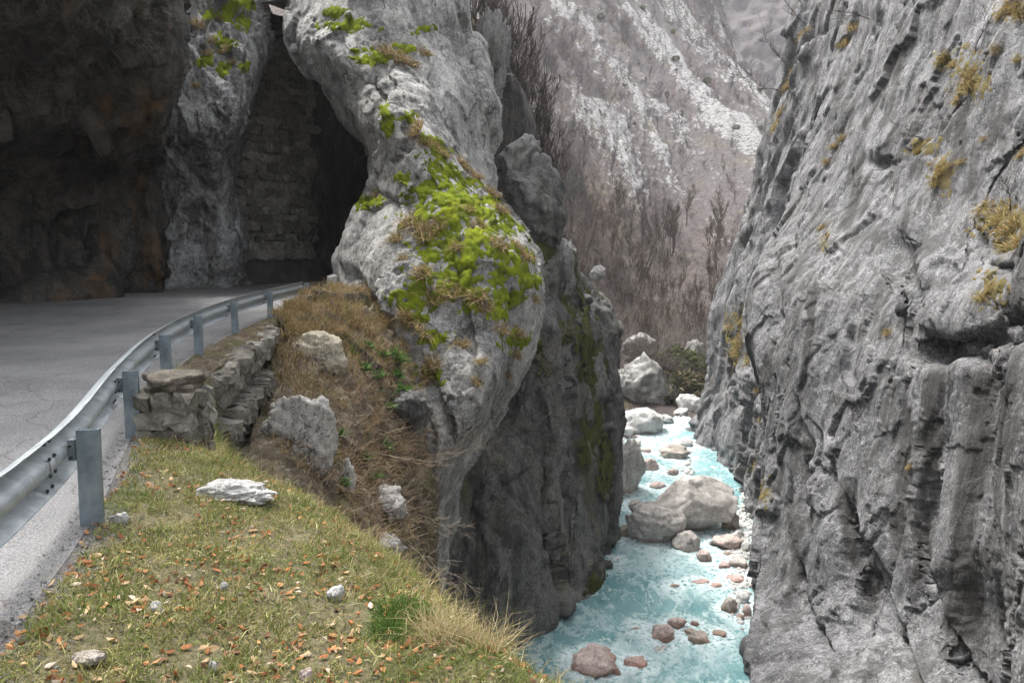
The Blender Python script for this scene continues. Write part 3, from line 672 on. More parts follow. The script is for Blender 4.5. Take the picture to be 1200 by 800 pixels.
river_boulder('flat pinkish rock awash just right of the widest awash rock', 748, 787, 30, 15, M_bred, 18, .9, 8, group=G_R)
river_boulder('red slab barely breaking the surface in the middle of the current', 821, 687, 24, 7, M_bred, 19, .7, 6, group=G_R)
river_boulder('tall pale column of bedrock rising at the foot of the left gorge wall', 737, 580, 42, 66, M_bgrey, 20, .9, 10, .16, group=G_R, n=5)
river_boulder('small grey stone at water level below the tall pale column of bedrock', 713, 589, 16, 14, M_bgrey, 22, .9, 5, group=G_R)
river_boulder('reddish rounded boulder directly right of the tall pale column', 762, 552, 25, 14, M_bred, 23, .9, 5, group=G_R)
river_boulder('tan humped boulder in turquoise water beside the right cliff foot', 792, 538, 36, 17, M_bbrown, 24, .8, 6, group=G_R)
river_boulder('tiny orange stone in the bright foam between two far boulders', 790, 557, 15, 8, M_bred, 25, group=G_R)
river_boulder('large bleached white boulder on the far left shore of the river', 760, 509, 56, 30, M_bwhite, 26, .8, 9, .14, group=G_R)
river_boulder('smaller white boulder in front of the large bleached white boulder', 733, 513, 30, 16, M_bwhite, 27, .9, 7, group=G_R)
river_boulder('flat red stone at the water edge below the bleached white boulder', 741, 514, 14, 5, M_bred, 28, group=G_R)
river_boulder('white bedrock hump at the river bend against the right cliff', 808, 486, 32, 28, M_bwhite, 29, .8, 9, .16, group=G_R)
river_boulder('white bedrock shelf lying at the far end of the visible river', 800, 489, 22, 10, M_bwhite, 41, .8, 9, .16, group=G_R)
river_boulder('massive grey rock block with mossy top behind the white boulders', 758, 484, 74, 62, M_bank_rock, 30, .9, 9, .1, n=5, d=73)
river_boulder('grey ledge of rock among bushes above the massive grey block', 752, 414, 50, 24, M_bank_rock, 31, .8, 8, .12, d=80)
river_boulder('rough grey outcrop beside the green bush on the far bank', 815, 424, 26, 28, M_bank_rock, 32, .8, 8, .14, d=80)
river_boulder('dark rock knob on the mossy slope right of the spur', 701, 327, 22, 16, M_bank_rock, 33, .8, 8, d=62)
river_boulder('rounded dark rock block jutting over the gorge from behind the spur', 632, 268, 74, 82, M_gorge.m, 34, .9, 9, .14, .2, d=38.5, n=5)
river_boulder('grey wedge of rock with mossy top behind the jutting dark block', 606, 215, 50, 66, M_bank_rock, 35, .9, 9, .14, -.3, d=40, n=5)
river_boulder('pale capped rock pinnacle beside the gorge below the jutting block', 657, 342, 34, 62, M_bank_rock, 36, .9, 9, .12, d=39.5, n=5)
river_boulder('pale craggy shoulder on the crest beyond the spur', 572, 130, 44, 110, M_bank_rock, 37, .9, 9, .3, -.2, d=42, n=5)
for i, (px, py, ww, hh, mt, lb) in enumerate([
    (866,632,16,11,M_bwhite,'white stone on the gravel bank nearest the huge boulder'),
    (876,648,18,13,M_bwhite,'white stone on the gravel bank against the right cliff foot'),
    (866,668,22,16,M_bgrey,'biggest pale stone on the gravel bank under the right cliff'),
    (851,668,15,9,M_bred,'orange stone on the water side of the biggest pale gravel bank stone'),
    (863,684,24,9,M_bred,'long orange-stained stone lower on the gravel bank'),
    (856,720,22,19,M_bbrown,'egg-shaped brown stone at the lower end of the gravel bank'),
    (872,706,18,12,M_bwhite,'white stone above the egg-shaped brown stone on the bank'),
    (876,724,14,17,M_bred,'bright red stone right of the egg-shaped brown stone'),
    (868,726,10,8,M_bgrey,'small pale stone wedged between the egg-shaped and red stones'),
    (853,652,13,7,M_bbrown,'brown stone at the head of the gravel bank by the chute')]):
    river_boulder(lb, px, py, ww, hh, mt, 60+i, .9, 6, group='stones on the gravel bank', n=3)
for i, (px, py, ww, hh, mt, lb) in enumerate([
    (780,497,22,10,M_bwhite,'low white rock right of the large bleached white boulder'), (744,524,18,9,M_bgrey,'grey rock between the white boulders and the pale column'),
    (722,531,16,10,M_bwhite,'white rock on the left shore above the pale column'), (772,574,20,9,M_bred,'pinkish flat rock in the water behind the broad rusty boulder'),
    (745,597,22,12,M_bgrey,'grey rock just right of the foot of the pale column'), (806,523,18,9,M_bwhite,'white rock against the right cliff beside the tan humped boulder'),
    (800,576,16,9,M_bgrey,'grey rock in the pool behind the huge pale boulder'), (757,531,14,6,M_bred,'small reddish rock behind the reddish rounded boulder'),
    (840,690,16,7,M_bred,'rust rock awash between midstream slab and the gravel bank'), (790,690,14,5,M_bbrown,'brown rock barely awash left of the midstream red slab'),
    (845,748,20,9,M_bbrown,'brown rock right of the lower rapids cluster'), (722,660,12,6,M_bgrey,'small grey rock at the foot of the left wall midway')]):
    river_boulder(lb, px, py, ww, hh, mt, 130+i, .9, 8, group=G_R, n=3)
# loose gravel of the right bank and the far shore
gv, gf, V, Fc = ICO[1][0], ICO[1][1], [], []
k = 0
for (cx, cy, rx, ry, n, s) in ((868,655,14,52,420,.17),(872,610,8,30,200,.16),(733,497,16,8,160,.35),(800,486,18,4,90,.3),(725,545,8,40,160,.25),(806,560,8,20,60,.25),(715,620,6,20,60,.2),(760,764,40,6,20,.12)):
    for _ in range(n):
        a, b = rng.normal(0, .55, 2); px, py = cx+a*rx, cy+b*ry
        d = 40.
        for _i in range(4): d = PZ(px, py, RIVER_Z(d)+.05)[1]
        c = P(px, py, d); r = s*rng.uniform(.4, 1.3)
        V.append(gv*rng.uniform(.6, 1.2, 3)*r*(1+.12*rng.normal(size=(len(gv), 1)))+c); Fc.append(gf+k); k += len(gv)
obj('river_gravel', mesh('river_gravel', np.concatenate(V), np.concatenate(Fc)), M_bwhite, kind='stuff')
XW, YW, zz, foam = RIVER
x_, y_ = XW.ravel(), YW.ravel(); f2 = np.zeros(len(x_))
for bx, by, rx, ry in BOULD:
    dx, dy = (x_-bx)/(rx+.25), (y_-by)/(ry+.35)
    q = np.sqrt(dx*dx+dy*dy); f2 = np.maximum(f2, sstep(1.45, 1.0, q))
    tail = np.exp(-(dx/.8)**2)*sstep(-.3, -1, dy)*sstep(-4.5, -1.2, dy); f2 = np.maximum(f2, .8*tail)
drop = .8*np.exp(-((y_-60.5)/1.6)**2)*sstep(10, 13, x_)*sstep(18, 15, x_); f2 = np.maximum(f2, drop)
obj('river', mesh('river', np.stack([x_, y_, ZW+zz], 1), grid_faces(*XW.shape), True, {'foam': foam, 'foam2': f2}), M_water, kind='structure')

# ------------------------------------------------------------------ guardrail
def galv(name, c1, c2):
    m = MT(name, .42, .5); n = m.noise(9, 6, .7); n2 = m.noise(70, 3, .7); n3 = m.noise(3, 6, .7, m.map((1, 1, .15)))
    c = m.mix(m.rng(n, .35, .65), c1, c2); c = m.mix(m.math('MULTIPLY', m.rng(n3, .55, .7), .4), c, tuple(.6*a for a in c1))
    c = m.mix(m.math('MULTIPLY', m.rng(n2, .58, .72), .5), c, (.3, .27, .23))
    rs = m.noise(2.2, 7, .75, m.map((1, 1, .5))); c = m.mix(m.math('MULTIPLY', m.rng(rs, .58, .68), .6), c, (.16, .12, .09))
    m.color(c); m.b.inputs['Metallic'].default_value = .5; m.rough(m.rng(n, .3, .7, .32, .55)); m.bump(n2, .25, .004); return m.m
M_rail = galv('galvanised_rail', (.3, .335, .36), (.44, .475, .5)); M_post = galv('weathered_galvanised_post', (.15, .19, .22), (.23, .275, .3))
M_bolt = MT('dark_bolt', .5); M_bolt.color((.05, .05, .055)); M_bolt.b.inputs['Metallic'].default_value = .6; M_bolt = M_bolt.m
post_xy = [(-2.05, 1.6), (-3.07, 5.68), (-4.07, 8.35), (-5.12, 11.65), (-5.93, 14.75), (-6.5, 18.3), (-6.83, 22.1), (-6.98, 26.6)]
def s_of(y): return float(np.interp(y, rail_path[:, 1], rail_s))
gr_ = thing('guardrail', (-4.07, 8.4, 0), 'galvanised steel guardrail curving along the road edge above the gorge', 'guardrail')
def world_child(name, me, mat, parent):
    o = obj(name, me, mat, parent); o.matrix_parent_inverse = Matrix.Translation(-Vector(parent.location)); return o
prof = np.array([(0,.765),(-.012,.762),(-.04,.745),(-.105,.715),(-.118,.69),(-.105,.668),(-.04,.635),(-.006,.612),(0,.585),(0,.56),(-.006,.533),(-.04,.51),(-.105,.477),(-.118,.455),(-.105,.43),(-.04,.4),(-.012,.383),(0,.38)])
pt = np.gradient(prof, axis=0); pt /= np.linalg.norm(pt, axis=1)[:, None]; inner = prof+np.stack([pt[:, 1], -pt[:, 0]], 1)*.005
ring = np.concatenate([prof, inner[::-1]]); nr = len(ring)
sp = [s_of(a[1]) for a in post_xy]
bnd = [0.05, sp[1]-.28, sp[2]+.1, sp[3]+.2, sp[5], sp[6]+.1, sp[7]+.18]
for i, (a, b) in enumerate(zip(bnd[:-1], bnd[1:])):
    ss = np.linspace(a-(.16 if i else 0), b, 26); V = []
    for s in ss:
        p, t, n = rail_at(s); off = .004*(i % 2)
        V.append(np.stack([p[0]+n[0]*(ring[:, 0]+off), p[1]+n[1]*(ring[:, 0]+off), ring[:, 1]], 1))
    q = np.arange(len(ss)*nr).reshape(len(ss), nr); q2 = np.roll(q, -1, 1)
    f = np.stack([q[:-1], q[1:], q2[1:], q2[:-1]], -1).reshape(-1, 4)
    me = mesh('rail', np.concatenate(V), f); world_child('rail', me, M_rail, gr_)
def box_mesh(name, lo, hi, bev=.006):
    import bmesh
    bm = bmesh.new(); bmesh.ops.create_cube(bm, size=1)
    for v in bm.verts: v.co = [lo[i]+(v.co[i]+.5)*(hi[i]-lo[i]) for i in range(3)]
    if bev: bmesh.ops.bevel(bm, geom=bm.edges[:], offset=bev, segments=1, affect='EDGES')
    me = bpy.data.meshes.new(name); bm.to_mesh(me); bm.free(); return me
def join_boxes(name, boxes, bev=.004):
    import bmesh
    bm = bmesh.new()
    for lo, hi in boxes:
        r = bmesh.ops.create_cube(bm, size=1)
        for v in r['verts']: v.co = [lo[i]+(v.co[i]+.5)*(hi[i]-lo[i]) for i in range(3)]
    bmesh.ops.bevel(bm, geom=bm.edges[:], offset=bev, segments=1, affect='EDGES')
    me = bpy.data.meshes.new(name); bm.to_mesh(me); bm.free(); return me
post_me = join_boxes('post', [((.0, -.0065, -.5), (.155, 0, .735)), ((.148, .0005, -.5), (.155, .06, .735)), ((0, .0005, -.5), (.007, .06, .735))], .002)
spacer_me = box_mesh('spacer', (-.052, .012, .5), (-.001, .055, .66), .004)
def bolt_me():
    import bmesh
    bm = bmesh.new(); bmesh.ops.create_cone(bm, cap_ends=True, segments=6, radius1=.014, radius2=.012, depth=.016)
    me = bpy.data.meshes.new('bolt'); bm.to_mesh(me); bm.free(); return me
BM = bolt_me()
for (x, y) in post_xy:
    p, t, n = rail_at(s_of(y)); ang = math.atan2(n[1], n[0])*.75
    o = obj('post', post_me, M_post, gr_); o.location = Vector((p[0]+n[0]*.055, p[1]+n[1]*.055, 0))-gr_.location; o.rotation_euler = (0, rng.normal(0, .012), ang)
    s_ = obj('spacer', spacer_me, M_post, gr_); s_.location = o.location; s_.rotation_euler = (0, 0, ang)
    for dz in (.53, .62):
        b = obj('bolt', BM, M_bolt, gr_); b.location = o.location+Vector((-.028*n[0]-t[0]*.02, -.028*n[1]-t[1]*.02, dz)); b.rotation_euler = (math.pi/2, 0, ang)
for s in bnd[1:-1]:                                       # splice bolts on the lap joints
    p, t, n = rail_at(s-.08)
    for ds in (-.06, .06):
        for z, off in ((.735, -.045), (.63, -.02), (.515, -.02), (.41, -.045)):
            b = obj('bolt', BM, M_bolt, gr_); b.location = Vector((p[0]+t[0]*ds+n[0]*(off+.014), p[1]+t[1]*ds+n[1]*(off+.014), z))-gr_.location
            b.rotation_euler = (0, math.pi/2, math.atan2(n[1], n[0]))

# ------------------------------------------------------------------ masonry
import bmesh as _b
def block_mesh(name, seed, rough=.15):
    r2 = np.random.default_rng(seed); bm = _b.new(); _b.ops.create_cube(bm, size=1)
    _b.ops.subdivide_edges(bm, edges=bm.edges[:], cuts=1, use_grid_fill=True)
    for v in bm.verts:
        c = np.array(v.co); l = np.abs(c).max()
        nz = (np.abs(c) > .4).sum()
        c = c*(1-.09*(nz == 3)-.03*(nz == 2))+r2.normal(0, rough*.55, 3); v.co = c
    me = bpy.data.meshes.new(name); bm.to_mesh(me); bm.free()
    for p_ in me.polygons: p_.use_smooth = False
    return me
BLK = [block_mesh('stone', 100+i) for i in range(9)]
def masonry_mat(name, d, mi, li, moss=.3, sc_=1.):
    m = MT(name, .9, .25); oi = m.t.nodes.new('ShaderNodeObjectInfo'); g = m.t.nodes.new('ShaderNodeNewGeometry')
    co = g.outputs['Position']; n = m.noise(5*sc_, 8, .72, co); n2 = m.noise(28*sc_, 4, .8, co)
    x = m.math('ADD', m.math('MULTIPLY', n, .8), m.math('MULTIPLY', oi.outputs['Random'], .2))
    c = m.ramp(x, [(.34, d), (.52, mi), (.68, li)]); c = m.mix(m.math('MULTIPLY', m.rng(n2, .54, .7), .5), c, tuple(min(.75, 1.5*a) for a in li))
    c = m.mix(m.math('MULTIPLY', m.rng(m.noise(1.1*sc_, 5, .7, co), .5, .66), moss), c, (.1, .095, .05))
    m.color(c); m.bump(m.math('ADD', n, m.math('MULTIPLY', n2, .4)), 1., .09/sc_); return m.m
M_wall = masonry_mat('rubble_stone', (.09, .082, .07), (.2, .187, .16), (.4, .382, .34))
M_pil = masonry_mat('dark_parapet_stone', (.075, .065, .052), (.165, .145, .118), (.31, .285, .24), .35, 1.3)
M_tun = masonry_mat('dark_tunnel_stone', (.03, .029, .027), (.115, .11, .102), (.26, .25, .24), .3, .6)  # tunnel wall stones, coloured darker than the other masonry
M_mort = MT('earthy_mortar', .95); M_mort.color(M_mort.ramp(M_mort.noise(6, 6, .7), [(.4, (.05, .042, .032)), (.62, (.13, .115, .09))])); M_mort = M_mort.m
M_conc = MT('stained_concrete', .85)
c = M_conc.ramp(M_conc.noise(1.4, 8, .7), [(.35, (.16, .155, .15)), (.65, (.36, .355, .34))]); c = M_conc.mix(M_conc.math('MULTIPLY', M_conc.rng(M_conc.noise(2, 5, .6, M_conc.map((1, 1, .1))), .5, .62), .6), c, (.06, .058, .055))
M_conc.color(c); M_conc.bump(M_conc.noise(18, 6, .75), .6, .03); M_conc = M_conc.m
M_concd = MT('damp_concrete_plinth', .7)
M_concd.color(M_concd.ramp(M_concd.noise(1.2, 8, .7), [(.35, (.045, .044, .042)), (.65, (.12, .118, .112))])); M_concd.bump(M_concd.noise(14, 6, .75), .6, .03); M_concd = M_concd.m
def slab_prism(name, A, B, z0f, z1f, th, n):
    """upright slab from A to B (plan), thickness th behind it"""
    t = (B-A); L_ = np.linalg.norm(t); t = t/L_; nn_ = np.array([-t[1], t[0]])
    V = []
    for k in np.linspace(0, 1, n):
        a = A+(B-A)*k
        for off in (0, th):
            for z in (z0f(k), z1f(k)): V.append((*(a+nn_*off), z))
    V = np.array(V); f = []
    for i in range(n-1):
        b = i*4; f += [(b, b+1, b+5, b+4), (b+2, b+6, b+7, b+3), (b+1, b+3, b+7, b+5), (b, b+4, b+6, b+2)]
    f += [(0, 2, 3, 1), ((n-1)*4, (n-1)*4+1, (n-1)*4+3, (n-1)*4+2)]
    return mesh(name, V, f, False)
def lay_courses(parent, A, B, zb, zt, ch, sl, mat, face_n, batter=0., jut=.05, limit=300, keep=None, depth=.3):
    """courses of separate rough stones on the upright face A..B"""
    L_ = np.linalg.norm(B-A); t = (B-A)/L_; cnt = 0; z = min(zb(0), zb(1)); ang = math.atan2(t[1], t[0]); row = 0
    while z < max(zt(0), zt(1)):
        h = ch*rng.uniform(.8, 1.25); s = -rng.uniform(0, sl*.6); proud = jut*rng.normal()+(.16 if row % 3 == 0 and jut > .045 else 0)
        while s < L_:
            l = sl*rng.uniform(.6, 1.5); k = np.clip((s+l/2)/L_, 0, 1); zm = z+h/2
            if zb(k)-h*.6 < zm < zt(k)+h*.3 and s+l*.75 < L_ and cnt < limit and (keep is None or keep(s+l/2, zm)):
                q = A+t*(s+l/2)+face_n*(proud+rng.normal(0, jut*.5)-batter*(zm-zb(k)))
                o = obj('stone', BLK[rng.integers(len(BLK))], mat, parent)
                o.location = Vector((q[0], q[1], zm+rng.normal(0, .012)))-parent.location
                o.rotation_euler = (rng.normal(0, jut*1.2), rng.normal(0, jut*1.2), ang+rng.normal(0, jut*1.6))
                o.scale = (l*1.02, depth*rng.uniform(.8, 1.2), h*1.03); cnt += 1
            s += l
        z += h; row += 1
    return cnt
# retaining wall under the road edge
rw = thing('retaining_wall', (W0[0], W0[1], -1.5), 'rough dry-stone retaining wall holding up the road edge below the guardrail', 'wall')
zt = lambda k: -.3-.02*k; zb = lambda k: -1.95-1.5*k
tw = (W1-W0)/np.linalg.norm(W1-W0); nw_ = np.array([tw[1], -tw[0]])
world_child('core', slab_prism('core', W0-nw_*.12, W1-nw_*.12, lambda k: zb(k)-.8, lambda k: zt(k)-.02, .5, 12), M_mort, rw)
print('wall stones', lay_courses(rw, W0, W1, zb, zt, .24, .4, M_wall, nw_, .06, .07, depth=.4))
# parapet stump beside the guardrail
pb = PZ(193, 527, -.12); pil = thing('stone_parapet_stump', (pb[0], pb[1]+.3, -.12), 'square stump of old mortared stone parapet beside the guardrail', 'parapet')
world_child('core', box_mesh('core', (pb[0]-.24, pb[1]+.1, -.6), (pb[0]+.27, pb[1]+.5, .56), .03), M_mort, pil)
rowsz = [(-.3, .16, 3), (-.12, .21, 3), (.09, .2, 2), (.29, .19, 3)]
for z, h, nst in rowsz:
    cuts = np.sort(np.concatenate([[0, 1], (np.arange(1, nst)+rng.normal(0, .15, nst-1))/nst]))
    for a, b in zip(cuts[:-1], cuts[1:]):
        if z > .25 and a < .5 < b and nst == 3: a2, b2 = a, b*.96
        for side in ('front', 'right', 'left'):
            o = obj('stone', BLK[rng.integers(len(BLK))], M_pil, pil)
            wl = .62; ln = (b-a)*wl; cc_ = -.31+(a+b)/2*wl
            if side == 'front': loc = (pb[0]+cc_, pb[1]+.08, z+h/2); rz = 0
            elif side == 'right': loc = (pb[0]+.27, pb[1]+.34+cc_*.45, z+h/2); rz = math.pi/2
            else: loc = (pb[0]-.29, pb[1]+.34+cc_*.45, z+h/2); rz = math.pi/2
            o.location = Vector(loc)-pil.location; o.rotation_euler = (rng.normal(0, .03), rng.normal(0, .03), rz+rng.normal(0, .04)); o.scale = (ln*(1. if side == 'front' else .5), .2, h*1.0)
cap = boulder_mesh('cap_stone', (.72, .62, .26), 77, 4, 5, .1); 
cap_o = obj('cap_stone', cap, M_pil, pil); cap_o.location = Vector((pb[0]+.01, pb[1]+.3, .58))-pil.location
# tall masonry wall inside the tunnel mouth
A, B = np.array(P(280, 333, 38.6)[:2]), np.array(P(372, 327, 43.2)[:2]); B = A+(B-A)*1.0
tt = (B-A)/np.linalg.norm(B-A); nt_ = np.array([tt[1], -tt[0]])
tw_o = thing('tunnel_masonry_wall', (A[0], A[1], 0), 'tall dark coursed stone wall on a concrete plinth at the tunnel mouth', 'wall')
world_child('core', slab_prism('core', A-nt_*.1, B-nt_*.1, lambda k: -.3, lambda k: 12.6, .6, 14), M_mort, tw_o)
world_child('plinth', slab_prism('plinth', A+nt_*.28, B+nt_*.28, lambda k: -.3, lambda k: 1.22, .3, 14), M_concd, tw_o)
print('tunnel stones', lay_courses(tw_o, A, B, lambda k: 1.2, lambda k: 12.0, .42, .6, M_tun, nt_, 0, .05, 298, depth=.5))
# concrete slab bridging the gap at the top of the picture
a, b = P(292, 22, 38.5), P(368, 30, 36.8)
def slab_box(name, a, b, th, dep, z):
    t = (b-a)[:2]; t = t/np.linalg.norm(t); n_ = np.array([-t[1], t[0]])
    V = [(*(q[:2]+n_*o), zz_) for q in (a, b) for o in (0, dep) for zz_ in (z-th, z)]
    return mesh(name, V, [(0,1,5,4),(2,6,7,3),(1,3,7,5),(0,4,6,2),(0,2,3,1),(4,5,7,6)], False)
cs = thing('concrete_slab', (a[0], a[1], a[2]), 'pale concrete slab spanning between two rock walls above the tunnel mouth', 'slab')
zsl = P(330, -7, 37.5)[2]
world_child('deck', slab_box('deck', a, b, .18, 5.0, zsl+.35), M_conc, cs)
world_child('fascia_beam', slab_box('fascia_beam', a+np.array([0, -.12, 0]), b+np.array([0, -.12, 0]), .42, .25, zsl+.19), M_conc, cs)
a2, b2 = P(285, 33, 40.5), P(368, 44, 38.6)
world_child('cross_beam', slab_box('cross_beam', a2, b2, .22, .3, P(325, 36, 39.8)[2]), M_concd, cs)
# ------------------------------------------------------------------ vegetation helpers
def prism_mesh(name, segs, cols=None):
    """segs (N, 8): start, end, two radii -> three-sided tapered twigs"""
    s = np.asarray(segs, float); a, b = s[:, :3], s[:, 3:6]; t = b-a; t /= np.linalg.norm(t, axis=1)[:, None]+1e-9
    u = np.cross(t, np.where(np.abs(t[:, 2:3]) < .9, [[0, 0, 1.]], [[1., 0, 0]])); u /= np.linalg.norm(u, axis=1)[:, None]+1e-9; w_ = np.cross(t, u)
    V = []
    for e, r in ((a, s[:, 6]), (b, s[:, 7])):
        for k in range(3):
            an = k*2*math.pi/3; V.append(e+(u*math.cos(an)+w_*math.sin(an))*r[:, None])
    V = np.stack(V, 1); N = len(s); o = np.arange(N)[:, None]*6
    f = np.concatenate([o+np.array([[k, (k+1) % 3, 3+(k+1) % 3, 3+k]]) for k in range(3)])
    return mesh(name, V.reshape(-1, 3), f, True, None if cols is None else {'tint': np.repeat(cols, 6, 0)})
def grow(r2, base, dirn, L_, rad, depth, out, nb=(3, 5), spread=.6, up=.15, wig=.18, steps=3, rmin=.006, shr=.62):
    p = np.array(base, float); d = np.array(dirn, float); d /= np.linalg.norm(d); pts = [p]; r = rad
    for k in range(steps):
        d = d+r2.normal(0, wig, 3)+np.array([0, 0, up]); d /= np.linalg.norm(d)
        q = p+d*L_/steps; rn = max(rmin, r*(.8 if depth else .6)); out[0 if depth == out[2] else 1].append((*p, *q, r, rn)); p = q; r = rn; pts.append((p, d.copy(), r))
    if depth:
        for k in range(r2.integers(*nb)):
            i = r2.integers(1, steps+1); pp, dd, rr = pts[i]; v = dd+r2.normal(0, spread, 3); v[2] = v[2]*.8+.15
            grow(r2, pp, v, L_*shr*r2.uniform(.7, 1.15), rr*.6, depth-1, out, nb, spread, up, wig, max(2, steps-1) if depth < out[2] else steps, rmin, shr)
def blades_mesh(name, pos, nrm, h, wd, col, lean=.5, droop=.5, bias=(0, 0, 0)):
    """one curved tapering blade per position, five vertices each"""
    N = len(pos); rv = rng.normal(size=(N, 3))*lean+np.array(bias); d = nrm+rv; d /= np.linalg.norm(d, axis=1)[:, None]
    sd = np.cross(d, rng.normal(size=(N, 3))); sd /= np.linalg.norm(sd, axis=1)[:, None]
    hz = rng.normal(size=(N, 3))*.6+np.array(bias); hz[:, 2] = -np.abs(hz[:, 2])
    m1 = pos+d*(h*.55)[:, None]; tip = m1+(d*.45+hz*droop*.45)*h[:, None]; w2 = wd[:, None]*sd
    V = np.stack([pos-w2, pos+w2, m1-w2*.7, m1+w2*.7, tip], 1); o = np.arange(N)[:, None]*5
    f = np.concatenate([o+np.array([[0, 1, 3]]), o+np.array([[0, 3, 2]]), o+np.array([[2, 3, 4]])])
    return mesh(name, V.reshape(-1, 3), f, True, {'tint': np.repeat(col, 5, 0)})
def tint_mat(name, rough=.9, trans=.25, var=.35):
    m = MT(name, rough, .15); n = m.noise(3, 4, .6); c = m.attr('tint', 'Color')
    m.color(m.mix(m.rng(n, .35, .65, 0, var), c, (0, 0, 0)))
    if trans:
        tr_ = m.t.nodes.new('ShaderNodeBsdfTranslucent'); m.L(c, tr_.inputs[0]); mx = m.t.nodes.new('ShaderNodeMixShader'); mx.inputs[0].default_value = trans
        m.L(m.b.outputs[0], mx.inputs[1]); m.L(tr_.outputs[0], mx.inputs[2]); m.L(mx.outputs[0], m.t.nodes['Material Output'].inputs[0])
    return m.m
M_grass = tint_mat('grass_blade'); M_twig = tint_mat('bare_twig', .9, 0, .2); M_leaf = tint_mat('dry_leaf', .8, .15, .3)
def palette(cols, wts, n, jit=.18):
    c = np.array(cols)[rng.choice(len(cols), n, p=np.array(wts)/np.sum(wts))]; return np.clip(c*(1+jit*rng.normal(size=(n, 1))), .01, .8)
class Surf:
    """finds the visible point of a grid under a pixel of the photograph"""
    def __init__(s, g):
        s.v = g.reshape(-1, 3); s.n = gnormals(g).reshape(-1, 3); s.px, s.py = proj(s.v); s.ok = ((np.array([0, 0, CAMZ])-s.v)*s.n).sum(1) > 0
        s.idx = np.where(s.ok)[0]
    def at(s, px, py):
        d = np.hypot(s.px[s.idx]-px, s.py[s.idx]-py); m_ = d < max(4, d.min()+1.5); c = s.idx[m_]
        i = c[np.argmin(s.v[c, 1])]; return s.v[i], s.n[i]
S_nose, S_nw, S_fw, S_gw, S_es, S_bt, S_hl = Surf(g_nose), Surf(g_nw), Surf(g_fw), Surf(g_gw), Surf(g_es), Surf(bt_g), Surf(g_hl)
# ------------------------------------------------------------------ foreground grass, leaves, stones
def bank_points(n, ymax=9.6, rmin=.2, smax=.5):
    x = rng.uniform(-5.2, 2.2, n*4); y = 2.6+(ymax-2.6)*rng.uniform(0, 1, n*4)**1.15
    q = np.stack([x, y, x*0], 1); r = x-rail_x(y)+.18*fbm(q*1.5, 3); ed = edge_dist(x, y)
    k = (r > rmin) & (ed < smax); x, y = x[k][:n], y[k][:n]
    return np.stack([x, y, bank_z(x, y)-.012], 1)
pg = bank_points(95000); N = len(pg)
kp = rng.uniform(size=N) < .22+.78*sstep(-.22, .05, fbm(pg*2.1+45, 4)); pg = pg[kp]; N = len(pg)
cl = fbm(pg*1.1+5, 4); cl2 = fbm(pg*4+15, 3)
c = palette([(.12, .15, .035), (.2, .22, .06), (.42, .36, .17), (.32, .24, .11), (.54, .48, .29)], [.2, .19, .29, .2, .12], N)
gm = sstep(0, .3, cl+.4*cl2)[:, None]; c = (c*(1-.5*gm)+np.array([.12, .165, .04])*.5*gm); c = c*np.array([.95, 1.04, .95])
h = rng.gamma(3, .0115, N)*(1+.9*sstep(.05, .3, cl2))+.015
nr_ = np.tile([0, 0, 1.], (N, 1))
obj('grass', blades_mesh('grass', pg, nr_, np.clip(h, .02, .17), rng.uniform(.0018, .0042, N), c, .6, .8, (.12, -.1, 0)), M_grass, kind='stuff')
# long straw stalks near the drop
pe = bank_points(5200, 8.8, .5, .75); ed = edge_dist(pe[:, 0], pe[:, 1]); pe = pe[(ed > -.75+.6*rng.uniform(size=len(ed))) & (fbm(pe*1.4+31, 3) > -.15)]; N = len(pe)
obj('straw_grass', blades_mesh('straw_grass', pe, np.tile([0, 0, 1.], (N, 1)), rng.uniform(.08, .3, N), rng.uniform(.0015, .003, N), palette([(.5, .42, .24), (.38, .29, .15), (.3, .3, .12)], [.5, .3, .2], N), .45, .9, (.25, .05, 0)), M_grass, kind='stuff')
pl = bank_points(3600, 9.4, .15, .5); N = len(pl); pl = pl[1.8*fbm(pl*1.4+3, 3)+.45*sstep(6.5, 4, pl[:, 1])+.25*rng.normal(size=N) > .05]; N = len(pl)
ax = rng.normal(size=(N, 3)); ax[:, 2] *= .35; ax /= np.linalg.norm(ax, axis=1)[:, None]; bx = np.cross(ax, rng.normal(size=(N, 3))*np.array([.5, .5, 1])+np.array([0, 0, 1])); bx /= np.linalg.norm(bx, axis=1)[:, None]; nx = np.cross(ax, bx)
sz = rng.uniform(.014, .034, N)[:, None]; cu = rng.uniform(.1, .6, N)[:, None]
c0 = pl+np.array([0, 0, .022]); Vl = np.stack([c0-ax*sz, c0-ax*sz*.3+bx*sz*.55+nx*sz*cu, c0-ax*sz*.2, c0-ax*sz*.3-bx*sz*.55+nx*sz*cu, c0+ax*sz*.5+bx*sz*.4+nx*sz*cu*.9, c0+ax*sz*.4-bx*sz*.4+nx*sz*cu, c0+ax*sz*1.15+nx*sz*cu*.8, c0+ax*sz*.4], 1)
o_ = np.arange(N)[:, None]*8; fl_ = np.concatenate([o_+np.array([t]) for t in ((0, 2, 1), (0, 3, 2), (1, 2, 7), (1, 7, 4), (2, 3, 5), (2, 5, 7), (4, 7, 6), (7, 5, 6))])
obj('fallen_leaves', mesh('fallen_leaves', Vl.reshape(-1, 3), fl_, False, {'tint': np.repeat(palette([(.3, .12, .05), (.4, .2, .09), (.46, .32, .19), (.2, .1, .06), (.5, .42, .33)], [.3, .25, .2, .15, .1], N), 8, 0)}), M_leaf, kind='stuff')
